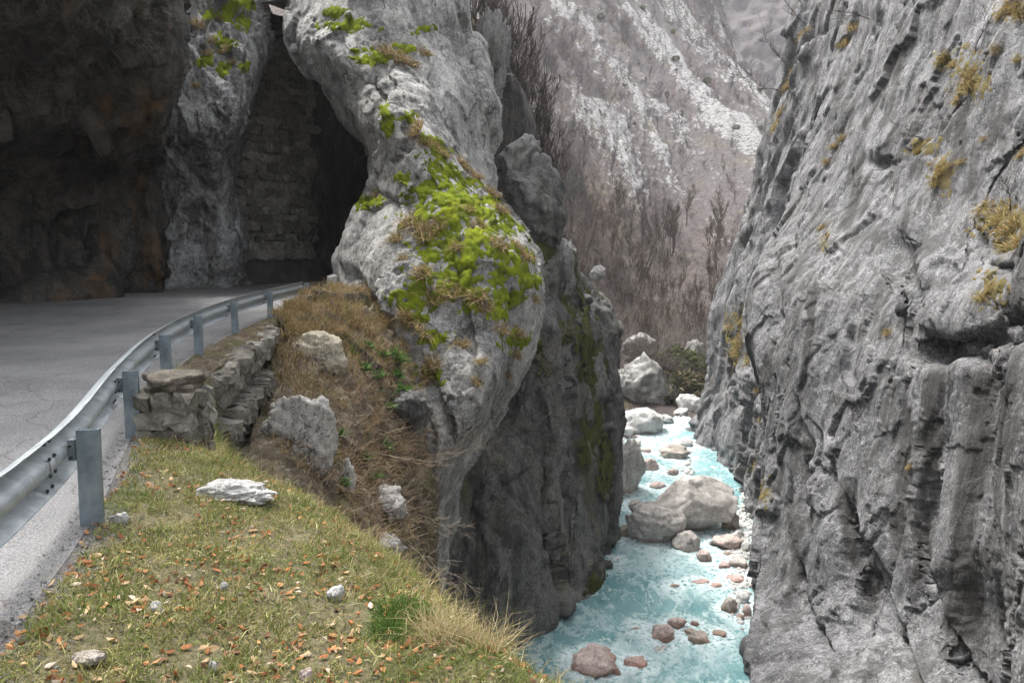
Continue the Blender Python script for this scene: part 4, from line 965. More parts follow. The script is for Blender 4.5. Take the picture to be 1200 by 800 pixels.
# small grit and chippings on the shoulder and in the grass
n = 1500; y = rng.uniform(2.6, 9, n); x = rail_x(y)+rng.uniform(-.05, .5, n)**1.0; pk = np.stack([x, y, bank_z(x, y)], 1)
k2 = bank_points(160, 9, .4, .3); pk = np.concatenate([pk, k2]); r = np.concatenate([rng.gamma(2, .0018, n)+.002, rng.gamma(2, .003, len(k2))+.004])
Vp = pk[:, None]+gv[None]*r[:, None, None]*rng.uniform(.6, 1.2, (len(pk), 1, 3)); fp = (np.arange(len(pk))[:, None, None]*len(gv)+gf[None]).reshape(-1, 3)
obj('roadside_chippings', mesh('roadside_chippings', Vp.reshape(-1, 3), fp, False), M_bank_rock, kind='stuff')
def ground_at(px, py):
    d = 6.
    for _ in range(12):
        a = P(px, py, d); z = float(bank_z(np.array([[a[0]]]), np.array([[a[1]]]))[0, 0]); d = .5*d+.5*PZ(px, py, z)[1]
    return P(px, py, d)
def ground_stone(label, px, py, wpx, hpx, seed, mat=None, depth=.8, n=4, rough=.12):
    b = ground_at(px, py); W = wpx/F*b[1]; H = hpx/F*b[1]*1.2
    o = obj('stone' if wpx < 60 else 'rock', boulder_mesh('stone', (W, W*depth, H*1.5), seed, n, 8, rough), mat or M_bwhite, label=label, cat='stone' if wpx < 60 else 'rock'); o.location = (b[0], b[1]+W*depth*.35, b[2]+H*.25)
ground_stone('flat white rock lying in the grass near the foot of the stone wall', 270, 588, 112, 15, 301, None, .55, 5, .16)
ground_stone('small pale stone in the grass right of the nearest guardrail post', 138, 613, 22, 11, 302)
ground_stone('white stone with dead stalks beside the bright green tuft', 392, 702, 28, 12, 303)
ground_stone('pinkish stone at the bottom edge of the grassy bank', 358, 797, 20, 12, 304, M_bred)
ground_stone('pale stone among orange leaves near the drop', 535, 748, 17, 9, 305)
ground_stone('white chip of stone in the middle of the grass', 182, 716, 16, 10, 306, n=3)
ground_stone('brown log-like stone low in the grass at left', 98, 778, 42, 11, 307, M_bbrown)
ground_stone('round pale stone near the bottom of the picture left of the pinkish one', 248, 786, 12, 10, 308, n=3)
ground_stone('small stone lying on gravel at the parapet stump', 262, 690, 12, 8, 309, n=3)
# tussocks
def tussock_mesh(name, n, H, spread, cols, wts, wd=.004, droop=1.1):
    a = rng.uniform(0, 2*math.pi, n); rr = spread*np.sqrt(rng.uniform(0, 1, n)); p = np.stack([np.cos(a)*rr, np.sin(a)*rr, np.zeros(n)], 1)
    nv_ = np.stack([np.cos(a)*rr/spread*.8, np.sin(a)*rr/spread*.8, np.ones(n)], 1); nv_ /= np.linalg.norm(nv_, axis=1)[:, None]
    return blades_mesh(name, p, nv_, H*rng.uniform(.5, 1.1, n), np.full(n, wd), palette(cols, wts, n), .35, droop)
def tussock(name, me, px, py, label, scale=1.):
    b = ground_at(px, py); o = obj(name, me, M_grass, label=label, cat='grass tuft'); o.location = b; o.scale = (scale,)*3; return o
tg = tussock_mesh('green_tussock', 420, .14, .14, [(.055, .12, .02), (.085, .16, .03), (.13, .18, .05)], [.5, .4, .1], .0022, .7)
tussock('green_tussock', tg, 470, 722, 'bright green grass tuft in the dry grass near the drop', 1.15)
tussock('green_tussock', tg, 455, 742, 'lower and smaller bright green grass tuft just below the bright one', .8)
ts = tussock_mesh('straw_tussock', 300, .38, .16, [(.5, .42, .25), (.42, .32, .17), (.25, .26, .1)], [.5, .3, .2], .0022, .9)
tussock('straw_tussock', ts, 560, 768, 'long straw-coloured grass tussock arching over the drop')
tussock('straw_tussock', ts, 515, 745, 'straw-coloured tussock left of the arching one behind the green tuft', .8)
tussock('straw_tussock', tussock_mesh('straw_tussock', 240, .22, .2, [(.42, .34, .2), (.2, .24, .07)], [.5, .5], .0025, .9), 660, 812, 'grass tussock at the bottom edge of the picture beside the river', 1.)
# ------------------------------------------------------------------ dry tufts, moss
def tuft_mesh(cols, wts, seed, n=130, H=.42, sp_=.2): return tussock_mesh('dry_grass_tuft', n, H, sp_, cols, wts, .012, 1.5)
T_dry = [tuft_mesh([(.4, .3, .16), (.3, .22, .11), (.2, .19, .07)], [.5, .35, .15], i) for i in range(3)]
T_gold = [tuft_mesh([(.38, .27, .12), (.32, .25, .11), (.2, .19, .07)], [.5, .3, .2], i, 150, .5, .22) for i in range(3)]
def put_tuft(meshes, S, px, py, wpx, label, group, sc=1.):
    p, n = S.at(px, py); o = obj('dry_grass_tuft', meshes[rng.integers(len(meshes))], M_grass, label=label, cat='grass tuft', group=group)
    o.location = p-n*.03; nn_ = Vector(n)*.75+Vector((0, 0, .5)); o.rotation_euler = nn_.to_track_quat('Z', 'Y').to_euler(); s = wpx/F*p[1]/.85*sc; o.scale = (s, s, s*rng.uniform(.8, 1.1))
for a in ((480,72,24),(455,62,22),(470,68,20),(500,60,18),(490,150,22),(500,165,20),(520,178,20),(545,192,20),(560,205,18),(577,225,22),(590,245,18),(478,258,24),(497,272,30),(513,262,20),(535,287,22),(550,243,16),(563,262,18),(585,285,26),(607,285,18),(618,300,22),(497,318,24),(528,340,28),(505,348,30),(560,345,26),(478,380,26),(495,390,30),(540,400,26),(505,425,24),(500,440,28),(590,385,22),(610,390,20),(568,425,16),(560,445,18),(608,415,16),(630,350,16),(440,225,16),(598,440,14),(570,358,20),(463,278,22),(471,300,16)):
    put_tuft(T_dry, S_nose, a[0], a[1], a[2]*1.5, 'tuft of dry brown grass growing among moss on the pale rock spur', 'dry grass tufts on the mossy spur')
for a in ((235,30,20),(250,45,22),(245,60,18),(262,62,20),(233,100,16),(272,70,16),(258,18,18)):
    put_tuft(T_dry, S_bt, a[0], a[1], a[2], 'tuft of dry brown grass on the sunlit buttress above the road', 'dry grass tufts on the buttress')
for a in ((990,50,22),(1000,30,20),(1140,85,20),(1130,100,26),(1120,115,24),(1115,75,18),(1105,70,16),(1165,60,14),(1190,70,16),(1075,175,18),(1085,165,14),(1100,200,22),(1095,212,18),(1110,192,16),(1125,188,14),(1170,255,40),(1185,265,44),(1155,245,34),(1190,285,40),(1175,290,30),(1150,345,26),(1160,335,20),(1038,388,16),(960,265,14),(968,275,12),(1195,180,22),(1066,548,12),(975,170,14),(985,160,14),(965,190,12),(1180,10,26),(1195,20,24),(1170,18,18),(1150,160,12)):
    put_tuft(T_gold, S_nw, a[0], a[1], a[2]*1.05, 'tuft of golden dry grass rooted in a crack of the grey limestone cliff', 'golden grass tufts on the limestone cliff')
for a in ((915,130,14),(922,100,12),(928,85,12),(912,145,14),(908,150,12),(940,40,12),(925,290,10),(868,365,18),(862,380,20),(872,395,22),(868,410,22),(880,420,18),(860,350,14),(885,385,18),(878,440,16),(872,372,20),(888,455,12),(890,490,10),(888,545,14),(895,560,12)):
    put_tuft(T_gold, S_fw, a[0], a[1], a[2]*1.7, 'tuft of ochre grass on a ledge of the far gorge cliff', 'ochre grass tufts on the far gorge cliff')
MOSS = [(415,28,20,7),(395,15,12,6),(440,68,22,6),(475,58,14,5),(452,135,8,12),(455,150,8,8),(477,137,10,6),(505,165,10,6),(512,180,14,9),(522,200,15,9),(500,222,16,9),(522,228,28,13),(545,236,20,10),(562,250,25,10),(495,250,18,10),(535,255,13,8),(515,270,13,8),(560,276,26,12),(587,266,20,10),(592,300,26,12),(575,297,20,8),(530,325,22,9),(520,342,26,10),(545,310,16,9),(562,342,18,8),(585,365,12,7),(550,360,12,8),(475,358,16,9),(482,372,14,7),(432,238,14,7),(620,330,12,7),(508,300,20,8),(510,398,14,8),(500,440,12,9),(605,398,12,10),(545,218,14,8),(570,235,14,7),(600,318,20,8),(490,335,16,8),(470,210,8,5),(605,345,12,8),(468,345,12,6),(583,325,16,8)]
def moss_on(g, S, blobs, name, mat, thick=.09, cols=((.14, .185, .015), (.23, .27, .02), (.085, .095, .02)), amt=1.):
    """a ragged low carpet that grows over the rock: a bumpy shell that dips under the rock where the moss ends"""
    nv, nu = g.shape[:2]; mk = np.zeros(nv*nu); v = S.v
    for (cx, cy, rx, ry) in blobs: mk = np.maximum(mk, np.exp(-.9*(((S.px-cx)/rx)**2+((S.py-cy)/ry)**2)))
    mk = np.where(S.ok, mk, 0); dm = np.median(v[mk > .3, 1]); mk *= sstep(dm+9, dm+6, v[:, 1])
    idx = np.where(mk > .12)[0]; vv = v[idx]; h = np.full(nv*nu, -1.)
    cells = voro(vv*7)[0]; big_ = fbm(vv*1.7+3, 4); f_ = fbm(vv*5+7, 3)
    h[idx] = (mk[idx]-.58)*1.3*amt+1.1*big_+1.2*f_
    hh = np.clip(h, -1, .5)*thick; hh[idx] += np.where(h[idx] > 0, .03*(1-cells*1.2), 0)
    ns = S.n*.85+np.array([0, 0, .25]); out = v+ns*np.clip(hh, -.05, None)[:, None]
    f = grid_faces(nv, nu); keep = (h[f].max(1) > -.06); f = f[keep]; used = np.unique(f); mp = np.zeros(nv*nu, int); mp[used] = np.arange(len(used))
    t1 = sstep(-.3, .3, fbm(v[used]*1.3+17, 3)); t2 = sstep(0, .4, fbm(v[used]*3.1+57, 3)); c = np.array(cols[0])*(1-t1[:, None])+np.array(cols[1])*t1[:, None]; c = c*(1-t2[:, None]*.8)+np.array(cols[2])*t2[:, None]*.8
    obj(name, mesh(name, out[used], mp[f], True, {'tint': c}), mat, kind='stuff')
m = MT('bright_moss', 1., .05); nz_ = m.noise(22, 4, .8); m.color(m.mix(m.rng(nz_, .55, .35, 0, .6), m.attr('tint', 'Color'), (.04, .06, .01))); m.bump(nz_, 1., .05); M_moss = m.m
moss_on(g_nose, S_nose, [(x, y, rx*1.35, ry*1.35) for x, y, rx, ry in MOSS]+[(520,250,46,32),(545,290,50,28),(520,335,44,26),(515,195,16,20),(480,350,25,14),(590,350,20,16),(430,60,20,6),(395,30,20,7),(500,35,16,6)], 'moss', M_moss)
moss_on(bt_g, S_bt, [(265,20,14,9),(275,4,18,9),(285,27,13,11),(263,50,17,11),(240,72,13,9),(262,80,13,11),(285,78,9,8),(243,18,10,9),(292,5,12,10)], 'buttress_moss', M_moss, amt=1.3)
OLIVE = ((.065, .068, .028), (.09, .09, .035), (.045, .042, .024))
moss_on(g_gw, Surf(g_gw), [(690,400,10,40),(700,460,10,45),(655,375,14,24),(712,545,9,30),(640,290,22,12),(668,300,14,14),(700,330,20,18),(690,520,10,20),(700,690,10,20),(640,420,8,20)], 'gorge_moss', M_moss, .05, OLIVE, .7)
moss_on(g_fw, S_fw, [(868,365,12,22),(878,405,14,28),(862,385,10,20),(888,450,9,20),(890,540,9,14)], 'ledge_moss', M_moss, .05, ((.17, .14, .06), (.2, .16, .075), (.1, .1, .035)), .9)
moss_on(g_nw, S_nw, [(990,45,24,12),(1135,90,20,26),(1110,72,14,10),(1085,172,18,10),(1105,205,14,24),(1180,262,34,20),(1160,340,16,20),(965,270,6,20),(895,575,9,16),(975,180,10,20),(1190,12,20,12)], 'cliff_moss', M_moss, .05, ((.16, .13, .06), (.18, .14, .075), (.1, .095, .04)), .75)
# ------------------------------------------------------------------ slope plants, dead branches, outcrops
fr = S_es.idx; pxs, pys = S_es.px[fr], S_es.py[fr]
def slope_pts(n, cx, cy, rx, ry):
    e = np.hypot((pxs-cx)/rx, (pys-cy)/ry); c_ = fr[e < 1]; w_ = sstep(-.3, .25, fbm(S_es.v[c_]*1.2+9, 3))+.05
    i = rng.choice(c_, n, p=w_/w_.sum()); return S_es.v[i], S_es.n[i]
pp, nn2 = zip(*[slope_pts(n, *a) for n, a in ((5200, (395, 368, 75, 32)), (1500, (440, 420, 60, 50)), (4500, (420, 480, 110, 90)), (2200, (450, 600, 60, 80)), (600, (340, 440, 30, 60)))])
pp, nn2 = np.concatenate(pp), np.concatenate(nn2); N = len(pp); topm = sstep(-2.2, -.2, pp[:, 2])
c = palette([(.42, .32, .17), (.33, .23, .11), (.24, .15, .08), (.16, .17, .05)], [.4, .3, .15, .15], N)
obj('dry_slope_grass', blades_mesh('dry_slope_grass', pp, nn2*.4+np.array([0, 0, .7]), (.12+.3*topm)*rng.uniform(.4, 1.2, N), rng.uniform(.006, .011, N), c, .45, .8), M_grass, kind='stuff')
vn = gnormals(g_v).reshape(-1, 3); iv = rng.choice(len(pv), 6000); pv2 = g_v.reshape(-1, 3)[iv]; N = len(pv2); rampm = (pv2[:, 1] < 12.5)
keep = rampm | (rng.uniform(size=N) < .35); pv2, rampm = pv2[keep], rampm[keep]; N = len(pv2)
c = np.where(rampm[:, None], palette([(.2, .25, .05), (.32, .33, .1), (.5, .45, .22)], [.45, .3, .25], N), palette([(.36, .25, .13), (.22, .14, .07)], [.5, .5], N))
obj('verge_grass', blades_mesh('verge_grass', pv2, np.tile([0, 0, 1.], (N, 1)), np.where(rampm, .3, .08)*rng.uniform(.4, 1.2, N), rng.uniform(.003, .006, N), c, .5, .9, (.2, -.2, 0)), M_grass, kind='stuff')
# matted twigs over the slope
tp, tn = slope_pts(1500, 430, 480, 110, 110); tp2, tn2 = slope_pts(700, 455, 600, 60, 90); tp = np.concatenate([tp, tp2]); tn = np.concatenate([tn, tn2]); N = len(tp)
td = rng.normal(size=(N, 3))+np.array([.2, -.2, .25])+tn*.5; td /= np.linalg.norm(td, axis=1)[:, None]; tl = rng.uniform(.15, .7, N)[:, None]; tm = tp+tn*.05+td*tl*.5; te = tm+(td+rng.normal(0, .35, (N, 3)))*tl*.5
r1 = rng.uniform(.004, .01, N)[:, None]
obj('tangled_twigs', prism_mesh('tangled_twigs', np.concatenate([np.concatenate([tp, tm, r1, r1*.8], 1), np.concatenate([tm, te, r1*.8, r1*.4], 1)]), palette([(.2, .14, .09), (.3, .24, .17), (.13, .09, .06)], [.5, .25, .25], 2*N)), M_twig, kind='stuff')
# low leafy plants
def leafy_mesh():
    n = 60; a = rng.uniform(0, 6.283, n); el = rng.uniform(.2, 1.2, n); d = np.stack([np.cos(a)*np.cos(el), np.sin(a)*np.cos(el), np.sin(el)], 1)
    return blades_mesh('green_plant', d*.03, d, rng.uniform(.15, .34, n), np.full(n, .028), palette([(.07, .17, .04), (.12, .22, .06), (.16, .22, .07)], [.4, .4, .2], n), .2, .7)
LP_ = [leafy_mesh() for _ in range(3)]
for a in ((428,432,18),(465,420,22),(445,440,16),(450,415,14),(467,440,16),(432,405,14),(450,460,14),(455,475,14),(415,412,12),(470,455,18),(485,360,14),(440,560,18),(430,540,14),(405,565,14),(450,525,16),(475,365,14),(392,395,12),(400,510,13)):
    p, n = S_es.at(a[0], a[1]); o = obj('green_plant', LP_[rng.integers(3)], M_grass, label='low green leafy plant on the brown slope below the spur', cat='plant', group='green plants on the earth slope')
    s = a[2]/F*p[1]/.34; o.location = p; o.scale = (s,)*3; o.rotation_euler = (.5, 0, rng.uniform(0, 6))
def outcrop(label, px, pyb, wpx, hpx, seed, mat, dd=None, depth=.7, tilt=0., S=None, n=5):
    p, _ = (S or S_es).at(px, pyb-hpx*.5); W = wpx/F*p[1]; H = hpx/F*p[1]
    o = obj('rock_outcrop', boulder_mesh('rock_outcrop', (W*1.1, W*depth, H*1.15), seed, n, 10, .13, tilt), mat, label=label, cat='rock'); b = P(px, pyb-hpx*.5, p[1]); o.location = (b[0], b[1]+W*depth*.12, b[2])
M_out = rock_mat('pale_outcrop', (.16, .152, .138), (.44, .425, .395), (.66, .64, .6), stain=.15, lichen=.5, brown=.25, brown_col=(.36, .28, .18), bed=(1, 1, .8))
outcrop('big pale limestone outcrop at the foot of the retaining wall', 352, 562, 84, 98, 401, M_out, tilt=.1)
outcrop('yellowish limestone outcrop high on the slope right of the wall', 375, 448, 66, 56, 402, rock_mat('ochre_outcrop', (.2, .17, .12), (.46, .41, .31), (.62, .57, .46), stain=.1, lichen=.4, brown=.4, brown_col=(.45, .33, .15), bed=(1, 1, .8)), tilt=-.2)
outcrop('small pale rock at the lower end of the slope above the grass', 452, 612, 58, 44, 403, M_out, tilt=.2)
outcrop('narrow grey rock standing at the edge of the grass under the slope', 408, 590, 20, 50, 404, M_out)
outcrop('dark wet rock jutting from the slope beside the spur', 482, 510, 44, 52, 405, M_gorge.m)
outcrop('white chipped rock at the road end in front of the tunnel', 390, 346, 14, 26, 406, M_bwhite, n=4, S=S_nose)
outcrop('lowest brown rock step below the slope brush', 446, 652, 54, 24, 407, M_bank_rock)
# dead branches
def branch_thing(label, S, px, py, L_px, dirn, seed, group=None, name='dead_branch', cat='branch', nb=(3, 6), depth=3, rad=.016, col=(.3, .25, .2), off=.0, spread=.5, up=.05, wig=.16):
    p, n = S.at(px, py); L_ = L_px/F*p[1]; r2 = np.random.default_rng(seed); out = ([], [], depth); rd = rad*p[1]/24
    grow(r2, (0, 0, 0), dirn, L_*.62, rd, depth, out, nb, spread, up, wig, 4, rd*.22)
    t = thing(name, p+n*off, label, cat, group)
    for nm, sg in (('stem', out[0]), ('twigs', out[1])): obj(nm, prism_mesh(nm, sg, palette([col], [1], len(sg), .2)), M_twig, t, 'stuff' if nm == 'twigs' else None)
branch_thing('dead leaning branch reaching out of the slope over the gorge', S_es, 432, 528, 150, (1, -.1, -.28), 1, wig=.1, rad=.016, up=0, col=(.2, .16, .12))
branch_thing('pale dead branch drooping down the slope toward the grass', S_es, 430, 522, 110, (.5, -.3, -.8), 2, up=-.02, rad=.013, wig=.1, col=(.24, .2, .16))
branch_thing('lower grey twiggy branch hanging over the dark overhang', S_es, 490, 600, 80, (.9, -.5, -.1), 3, nb=(4, 7))
branch_thing('lowest grey twiggy branch hanging beside the rock wall', S_es, 480, 635, 90, (.7, -.5, -.4), 4, up=-.05)
branch_thing('tangle of brown twigs on the lower slope', S_es, 460, 640, 70, (.1, -.5, .6), 5, col=(.22, .18, .1), nb=(4, 7))
branch_thing('thin upright dead stems on the brown slope', S_es, 425, 520, 60, (.1, -.2, 1), 6, col=(.25, .17, .1), nb=(4, 7))
for i, (x, y, l, c_) in enumerate(((400,355,36,(.36,.26,.14)),(430,350,32,(.36,.26,.14)),(365,362,34,(.33,.24,.13)),(455,380,30,(.3,.2,.11)),(420,470,36,(.24,.16,.09)),(455,500,36,(.22,.15,.09)),(400,480,30,(.24,.17,.1)),(470,545,40,(.2,.15,.09)),(440,570,40,(.22,.17,.1)),(490,570,34,(.2,.16,.1)),(475,620,40,(.2,.17,.1)),(415,440,26,(.26,.18,.1)))):
    branch_thing('low tangled brown shrub', S_es, x, y, l, (rng.normal(0, .3), -.4, .9), 60+i, 'brown shrubs on the earth slope', 'dead_shrub', 'shrub', (5, 8), 3, .013, c_, 0., .8, .0, .2)
for i, (x, y, l) in enumerate(((655,420,60),(668,450,60),(650,480,55),(675,390,50),(640,440,45),(690,475,40),(660,500,45))):
    branch_thing('bare grey shrub clinging to the dark gorge wall', S_gw, x, y, l, (rng.uniform(-.5, .7), -.7, rng.uniform(-.1, .7)), 20+i, 'bare shrubs on the gorge wall', 'bare_shrub', 'shrub', (4, 7), col=(.24, .22, .2), rad=.02)
for i, (S, x, y, l, dr) in enumerate(((S_nw,1015,22,80,(-1,-.2,.35)),(S_nw,1190,5,70,(-.9,-.4,.3)),(S_nw,1140,60,50,(-.3,-.4,.9)),(S_fw,940,30,70,(-.8,-.3,.6)),(S_fw,925,80,60,(-1,-.2,.3)),(S_fw,915,105,55,(-.9,-.3,-.1)),(S_nw,1080,160,50,(-.8,-.5,.1)),(S_nw,1180,245,50,(-.1,-.4,1)),(S_fw,935,5,70,(-.7,-.2,.8)))):
    branch_thing('bare dark shrub growing from the upper edge of the limestone cliff', S, x, y, l, dr, 40+i, 'bare shrubs on the limestone cliff', 'bare_shrub', 'shrub', (3, 6), col=(.1, .075, .07), rad=.022, spread=.6)
for i, (x, y) in enumerate(((580,30),(560,5))): pass
# ------------------------------------------------------------------ trees
def tree_template(seed, H, stems, depth=3, col=(.17, .14, .125), lean=(0, 0), nb=(4, 7), spread=.42, up=.22, rad=.055, rmin=.012):
    r2 = np.random.default_rng(seed); T, B = [], []
    for k in range(stems):
        out = ([], [], depth); grow(r2, (r2.normal(0, .15), r2.normal(0, .15), -.2), (lean[0]+r2.normal(0, .18), lean[1]+r2.normal(0, .18), 1), H*.62, rad*r2.uniform(.6, 1.1), depth, out, nb, spread, up, .1, 5, rmin, .5); T += out[0]; B += out[1]
    return prism_mesh('trunk', T, palette([tuple(.75*a for a in col)], [1], len(T), .15)), prism_mesh('crown', B, palette([col, tuple(1.25*a for a in col)], [.6, .4], len(B), .15))
def plant_tree(tpl, p, s, label, group, rz=None):
    t = thing('bare_tree', p, label, 'tree', group, rng.uniform(0, 6.28) if rz is None else rz); t.scale = (s,)*3
    obj('trunk', tpl[0], M_twig, t); obj('crown', tpl[1], M_twig, t)
T_sky = [tree_template(200+i, 6.5, 2, 3, (.1, .085, .08), (.12, -.05), rad=.085, rmin=.02) for i in range(6)]
for (x, y, d, h) in ((555,120,52,150),(562,75,50,120),(572,150,54,130),(580,160,56,150),(590,165,58,140),(598,175,58,120),(606,180,60,130),(615,190,60,110),(622,195,62,110),(628,198,62,100),(634,205,64,90),(566,140,56,160),(585,170,60,170),(600,180,64,150),(612,188,66,140),(640,210,66,80),(595,170,52,110),(575,145,62,170),(548,60,54,120),(620,200,70,120),(648,214,68,70),(553,20,52,90),(570,100,60,130),(655,220,72,60)):
    p = P(x+2, y+8, d); plant_tree(T_sky[rng.integers(6)], p, h/F*d/6.5*1.0, 'leafless grey sapling on the crest behind the rock spur', 'leafless saplings behind the spur', rng.normal(0, .5))
g_cr = loft([[P(*a) for a in r] for r in ([(530,20,50),(560,60,51),(590,165,54),(606,195,57),(622,225,62)],[(530,-10,60),(565,50,61),(598,152,64),(612,200,68),(624,235,74)],[(530,60,78),(565,110,78),(605,190,80),(614,215,84),(626,250,92)])] , 120, 60)
sheet('wooded_crest', rockify(g_cr, big=.5, block=.4, fine=.15), M_slope)
T_val = [tree_template(300+i, 7.5, 2, 3, (.13, .105, .09), rad=.1, rmin=.026, nb=(4, 7)) for i in range(6)]
T_far = [tree_template(320+i, 8, 2, 2, (.135, .122, .12), rad=.1, rmin=.04, nb=(6, 9), spread=.5) for i in range(6)]
vis = S_hl.idx; vis = vis[(S_hl.px[vis] > 560) & (S_hl.px[vis] < 920) & (S_hl.py[vis] > -15) & (S_hl.py[vis] < 455)]
brf, plf = brush[vis], pale[vis]
near_i = vis[(S_hl.py[vis] > 262) & (S_hl.py[vis] < 425) & (S_hl.px[vis] > 655)]
for i in rng.choice(near_i, 130, replace=False):
    p = S_hl.v[i]; plant_tree(T_val[rng.integers(6)], p, rng.uniform(.55, 1.05)*p[1]/110, 'leafless brown tree in the grove on the valley floor', 'leafless trees in the valley grove')
mid_i = vis[(S_hl.py[vis] <= 285)]; wt = (.08+brush[mid_i]*(1-pale[mid_i]*.8))*sstep(420, 120, S_hl.v[mid_i, 1])
for i in rng.choice(mid_i, 160, replace=False, p=wt/wt.sum()):
    p = S_hl.v[i]; plant_tree(T_far[rng.integers(6)], p, rng.uniform(.45, .9)*(p[1]/200)**.5, 'leafless grey tree scattered on the pale mountainside', 'leafless trees on the mountainside')
# the wood on the slopes that reads as one mass
def wood(name, idx, wts, n, Hs, col, ns=34, rf=.00022):
    ii = rng.choice(idx, n, p=wts/wts.sum()); SG, CC = [], []
    for i in ii:
        p = S_hl.v[i]; H = Hs*rng.uniform(.5, 1.15); rr = rf*p[1]
        a = rng.uniform(0, 6.283, ns); z0 = rng.uniform(.05, .75, ns)*H; le = H*rng.uniform(.2, .5, ns); el = rng.uniform(.1, 1.35, ns); off = rng.normal(0, .16*H, (ns, 2))*(z0/H)[:, None]
        s0 = np.stack([p[0]+off[:, 0], p[1]+off[:, 1], p[2]+z0-.2], 1); dd = np.stack([np.cos(a)*np.cos(el), np.sin(a)*np.cos(el), np.sin(el)], 1)
        SG.append(np.concatenate([s0, s0+dd*le[:, None], np.full((ns, 1), rr), np.full((ns, 1), rr*.4)], 1)); CC.append(np.tile(np.array(col[rng.integers(len(col))])*rng.uniform(.8, 1.2), (ns, 1)))
    obj(name, prism_mesh(name, np.concatenate(SG), np.concatenate(CC)), M_twig, kind='stuff')
low_i = vis[S_hl.py[vis] > 150]; wood('valley_wood', low_i, .15+brush[low_i]+.6*sstep(230, 290, S_hl.py[low_i]), 700, 4.5, [(.185, .16, .145), (.2, .168, .15), (.155, .138, .128)])
hi_i = vis[S_hl.py[vis] <= 190]; wood('mountainside_brush', hi_i, (.05+brush[hi_i])*(1.05-pale[hi_i])*(1+1.5*sstep(760, 600, S_hl.px[hi_i])), 800, 5., [(.23, .2, .2), (.19, .17, .175), (.25, .2, .185)], 30)
# evergreen shrubs dotted on the mountain and green bushes on the far bank
def leaf_clump(name, rx, rz, n, cols, ls):
    v = rng.normal(size=(n, 3)); v /= np.linalg.norm(v, axis=1)[:, None]; rad_ = rng.uniform(.45, 1, n)**.5*(1+.35*fbm(v*1.6+rng.uniform(0, 50), 3)); p = v*rad_[:, None]*np.array([rx, rx, rz]); p[:, 2] += rz*.8
    return blades_mesh(name, p, v, np.full(n, ls)*rng.uniform(.6, 1.3, n), np.full(n, ls*.28), palette(cols, [1]*len(cols), n), .9, .6)
LC = [leaf_clump('green_bush', 1., .8, 900, [(.09, .13, .03), (.15, .19, .04), (.06, .085, .03)], .22) for _ in range(3)]
LD = [leaf_clump('dark_bush', 1., .8, 900, [(.05, .06, .03), (.09, .085, .05), (.13, .11, .07)], .2) for _ in range(2)]
for (lb, x, y, d, wp, me_) in (('yellow-green bush on the far bank above the dark thicket', 795, 430, 80, 60, LC[0]), ('dark thicket bush hanging over the far end of the river', 800, 466, 74, 74, LD[0]), ('dark bush left of the thicket behind the massive grey block', 765, 440, 80, 44, LD[1]), ('green bush beside the foot of the far gorge cliff', 824, 426, 78, 30, LC[1]), ('brownish green bush above the massive grey block', 748, 418, 84, 36, LD[0])):
    o = obj('bush', me_, M_grass, label=lb, cat='bush'); o.location = P(x, y+8, d); s = wp/F*d/2; o.scale = (s, s, s*.75)
for k in range(26):
    i = rng.choice(hi_i); p = S_hl.v[i]; o = obj('evergreen_shrub', LD[k % 2] if k % 3 else LC[0], M_grass, label='small dark green shrub dotted on the pale scree mountainside', cat='shrub', group='green shrubs on the mountainside'); o.location = p; s = rng.uniform(.35, .9)*p[1]/200; o.scale = (s*rng.uniform(.7, 1.6), s, s*rng.uniform(.8, 1.6))

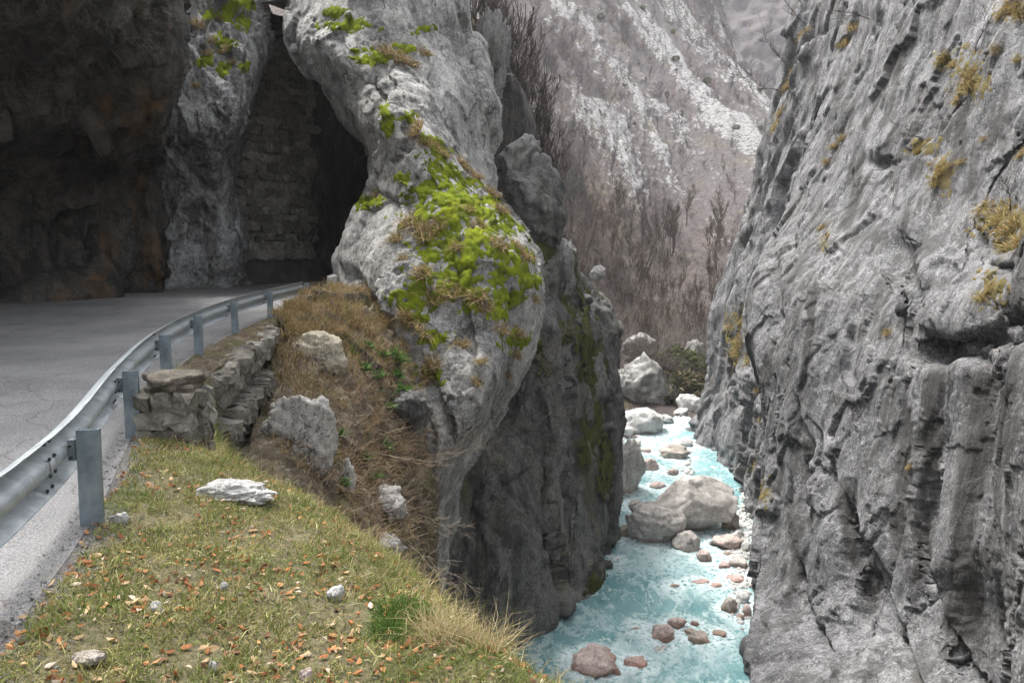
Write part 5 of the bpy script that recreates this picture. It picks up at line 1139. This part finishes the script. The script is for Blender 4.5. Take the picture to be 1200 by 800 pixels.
# ------------------------------------------------------------------ tell the repeats apart by where they stand
ORD = ['first', 'second', 'third', 'fourth', 'fifth', 'sixth', 'seventh', 'eighth', 'ninth', 'tenth', 'eleventh', 'twelfth']
def relabel(group, base, nx_, ny_, vert=('upper', 'middle', 'lower'), horz=('left', 'central', 'right')):
    L_ = [o for o in COL.objects if o.get('group') == group]; bpy.context.view_layer.update()
    q = np.array([o.matrix_world.translation[:] for o in L_]); px, py = proj(q); rx = (px-px.min())/(np.ptp(px)+1e-6); ry = (py-py.min())/(np.ptp(py)+1e-6)
    Z = {}
    for k in np.argsort(px): Z.setdefault((min(int(ry[k]*ny_), ny_-1), min(int(rx[k]*nx_), nx_-1)), []).append(k)
    for (a, b), ks in Z.items():
        hz = horz if nx_ == 3 else ('left', 'right') if nx_ == 2 else ('',); vt = vert if ny_ == 3 else (vert[0], vert[-1]) if ny_ == 2 else ('',)
        where = ' '.join(t for t in (vt[a], hz[b]) if t)
        for j, k in enumerate(ks): L_[k]['label'] = f"{base}, {where} cluster, {('the only one' if len(ks) == 1 else ORD[min(j, 11)]+' from left')}"
relabel('golden grass tufts on the limestone cliff', 'golden grass tuft on the near cliff', 3, 3)
relabel('dry grass tufts on the mossy spur', 'brown grass tuft on the mossy spur', 3, 3)
relabel('dry grass tufts on the buttress', 'brown grass tuft on the pale buttress', 2, 2)
relabel('ochre grass tufts on the far gorge cliff', 'ochre grass tuft on the far cliff', 2, 3)
relabel('leafless saplings behind the spur', 'leafless sapling behind the spur', 3, 2)
relabel('bare shrubs on the gorge wall', 'bare shrub on the dark gorge wall', 1, 3)
relabel('bare shrubs on the limestone cliff', 'bare shrub on the cliff edge', 2, 2)
relabel('brown shrubs on the earth slope', 'low brown shrub on the slope', 2, 3)
relabel('green plants on the earth slope', 'green leafy plant on the slope', 2, 3)
# ------------------------------------------------------------------ air: light valley haze
hm = bpy.data.materials.new('valley_air'); hm.use_nodes = True; ht = hm.node_tree; ht.nodes.clear()
ho = ht.nodes.new('ShaderNodeOutputMaterial'); hv = ht.nodes.new('ShaderNodeVolumePrincipled'); hv.inputs['Density'].default_value = .0002; hv.inputs['Color'].default_value = (.93, .95, 1, 1); hv.inputs['Anisotropy'].default_value = .2
ht.links.new(hv.outputs[0], ho.inputs['Volume'])
obj('haze', box_mesh('haze', (-960, -360, -19), (960, 1560, 560), 0), hm, kind='stuff')
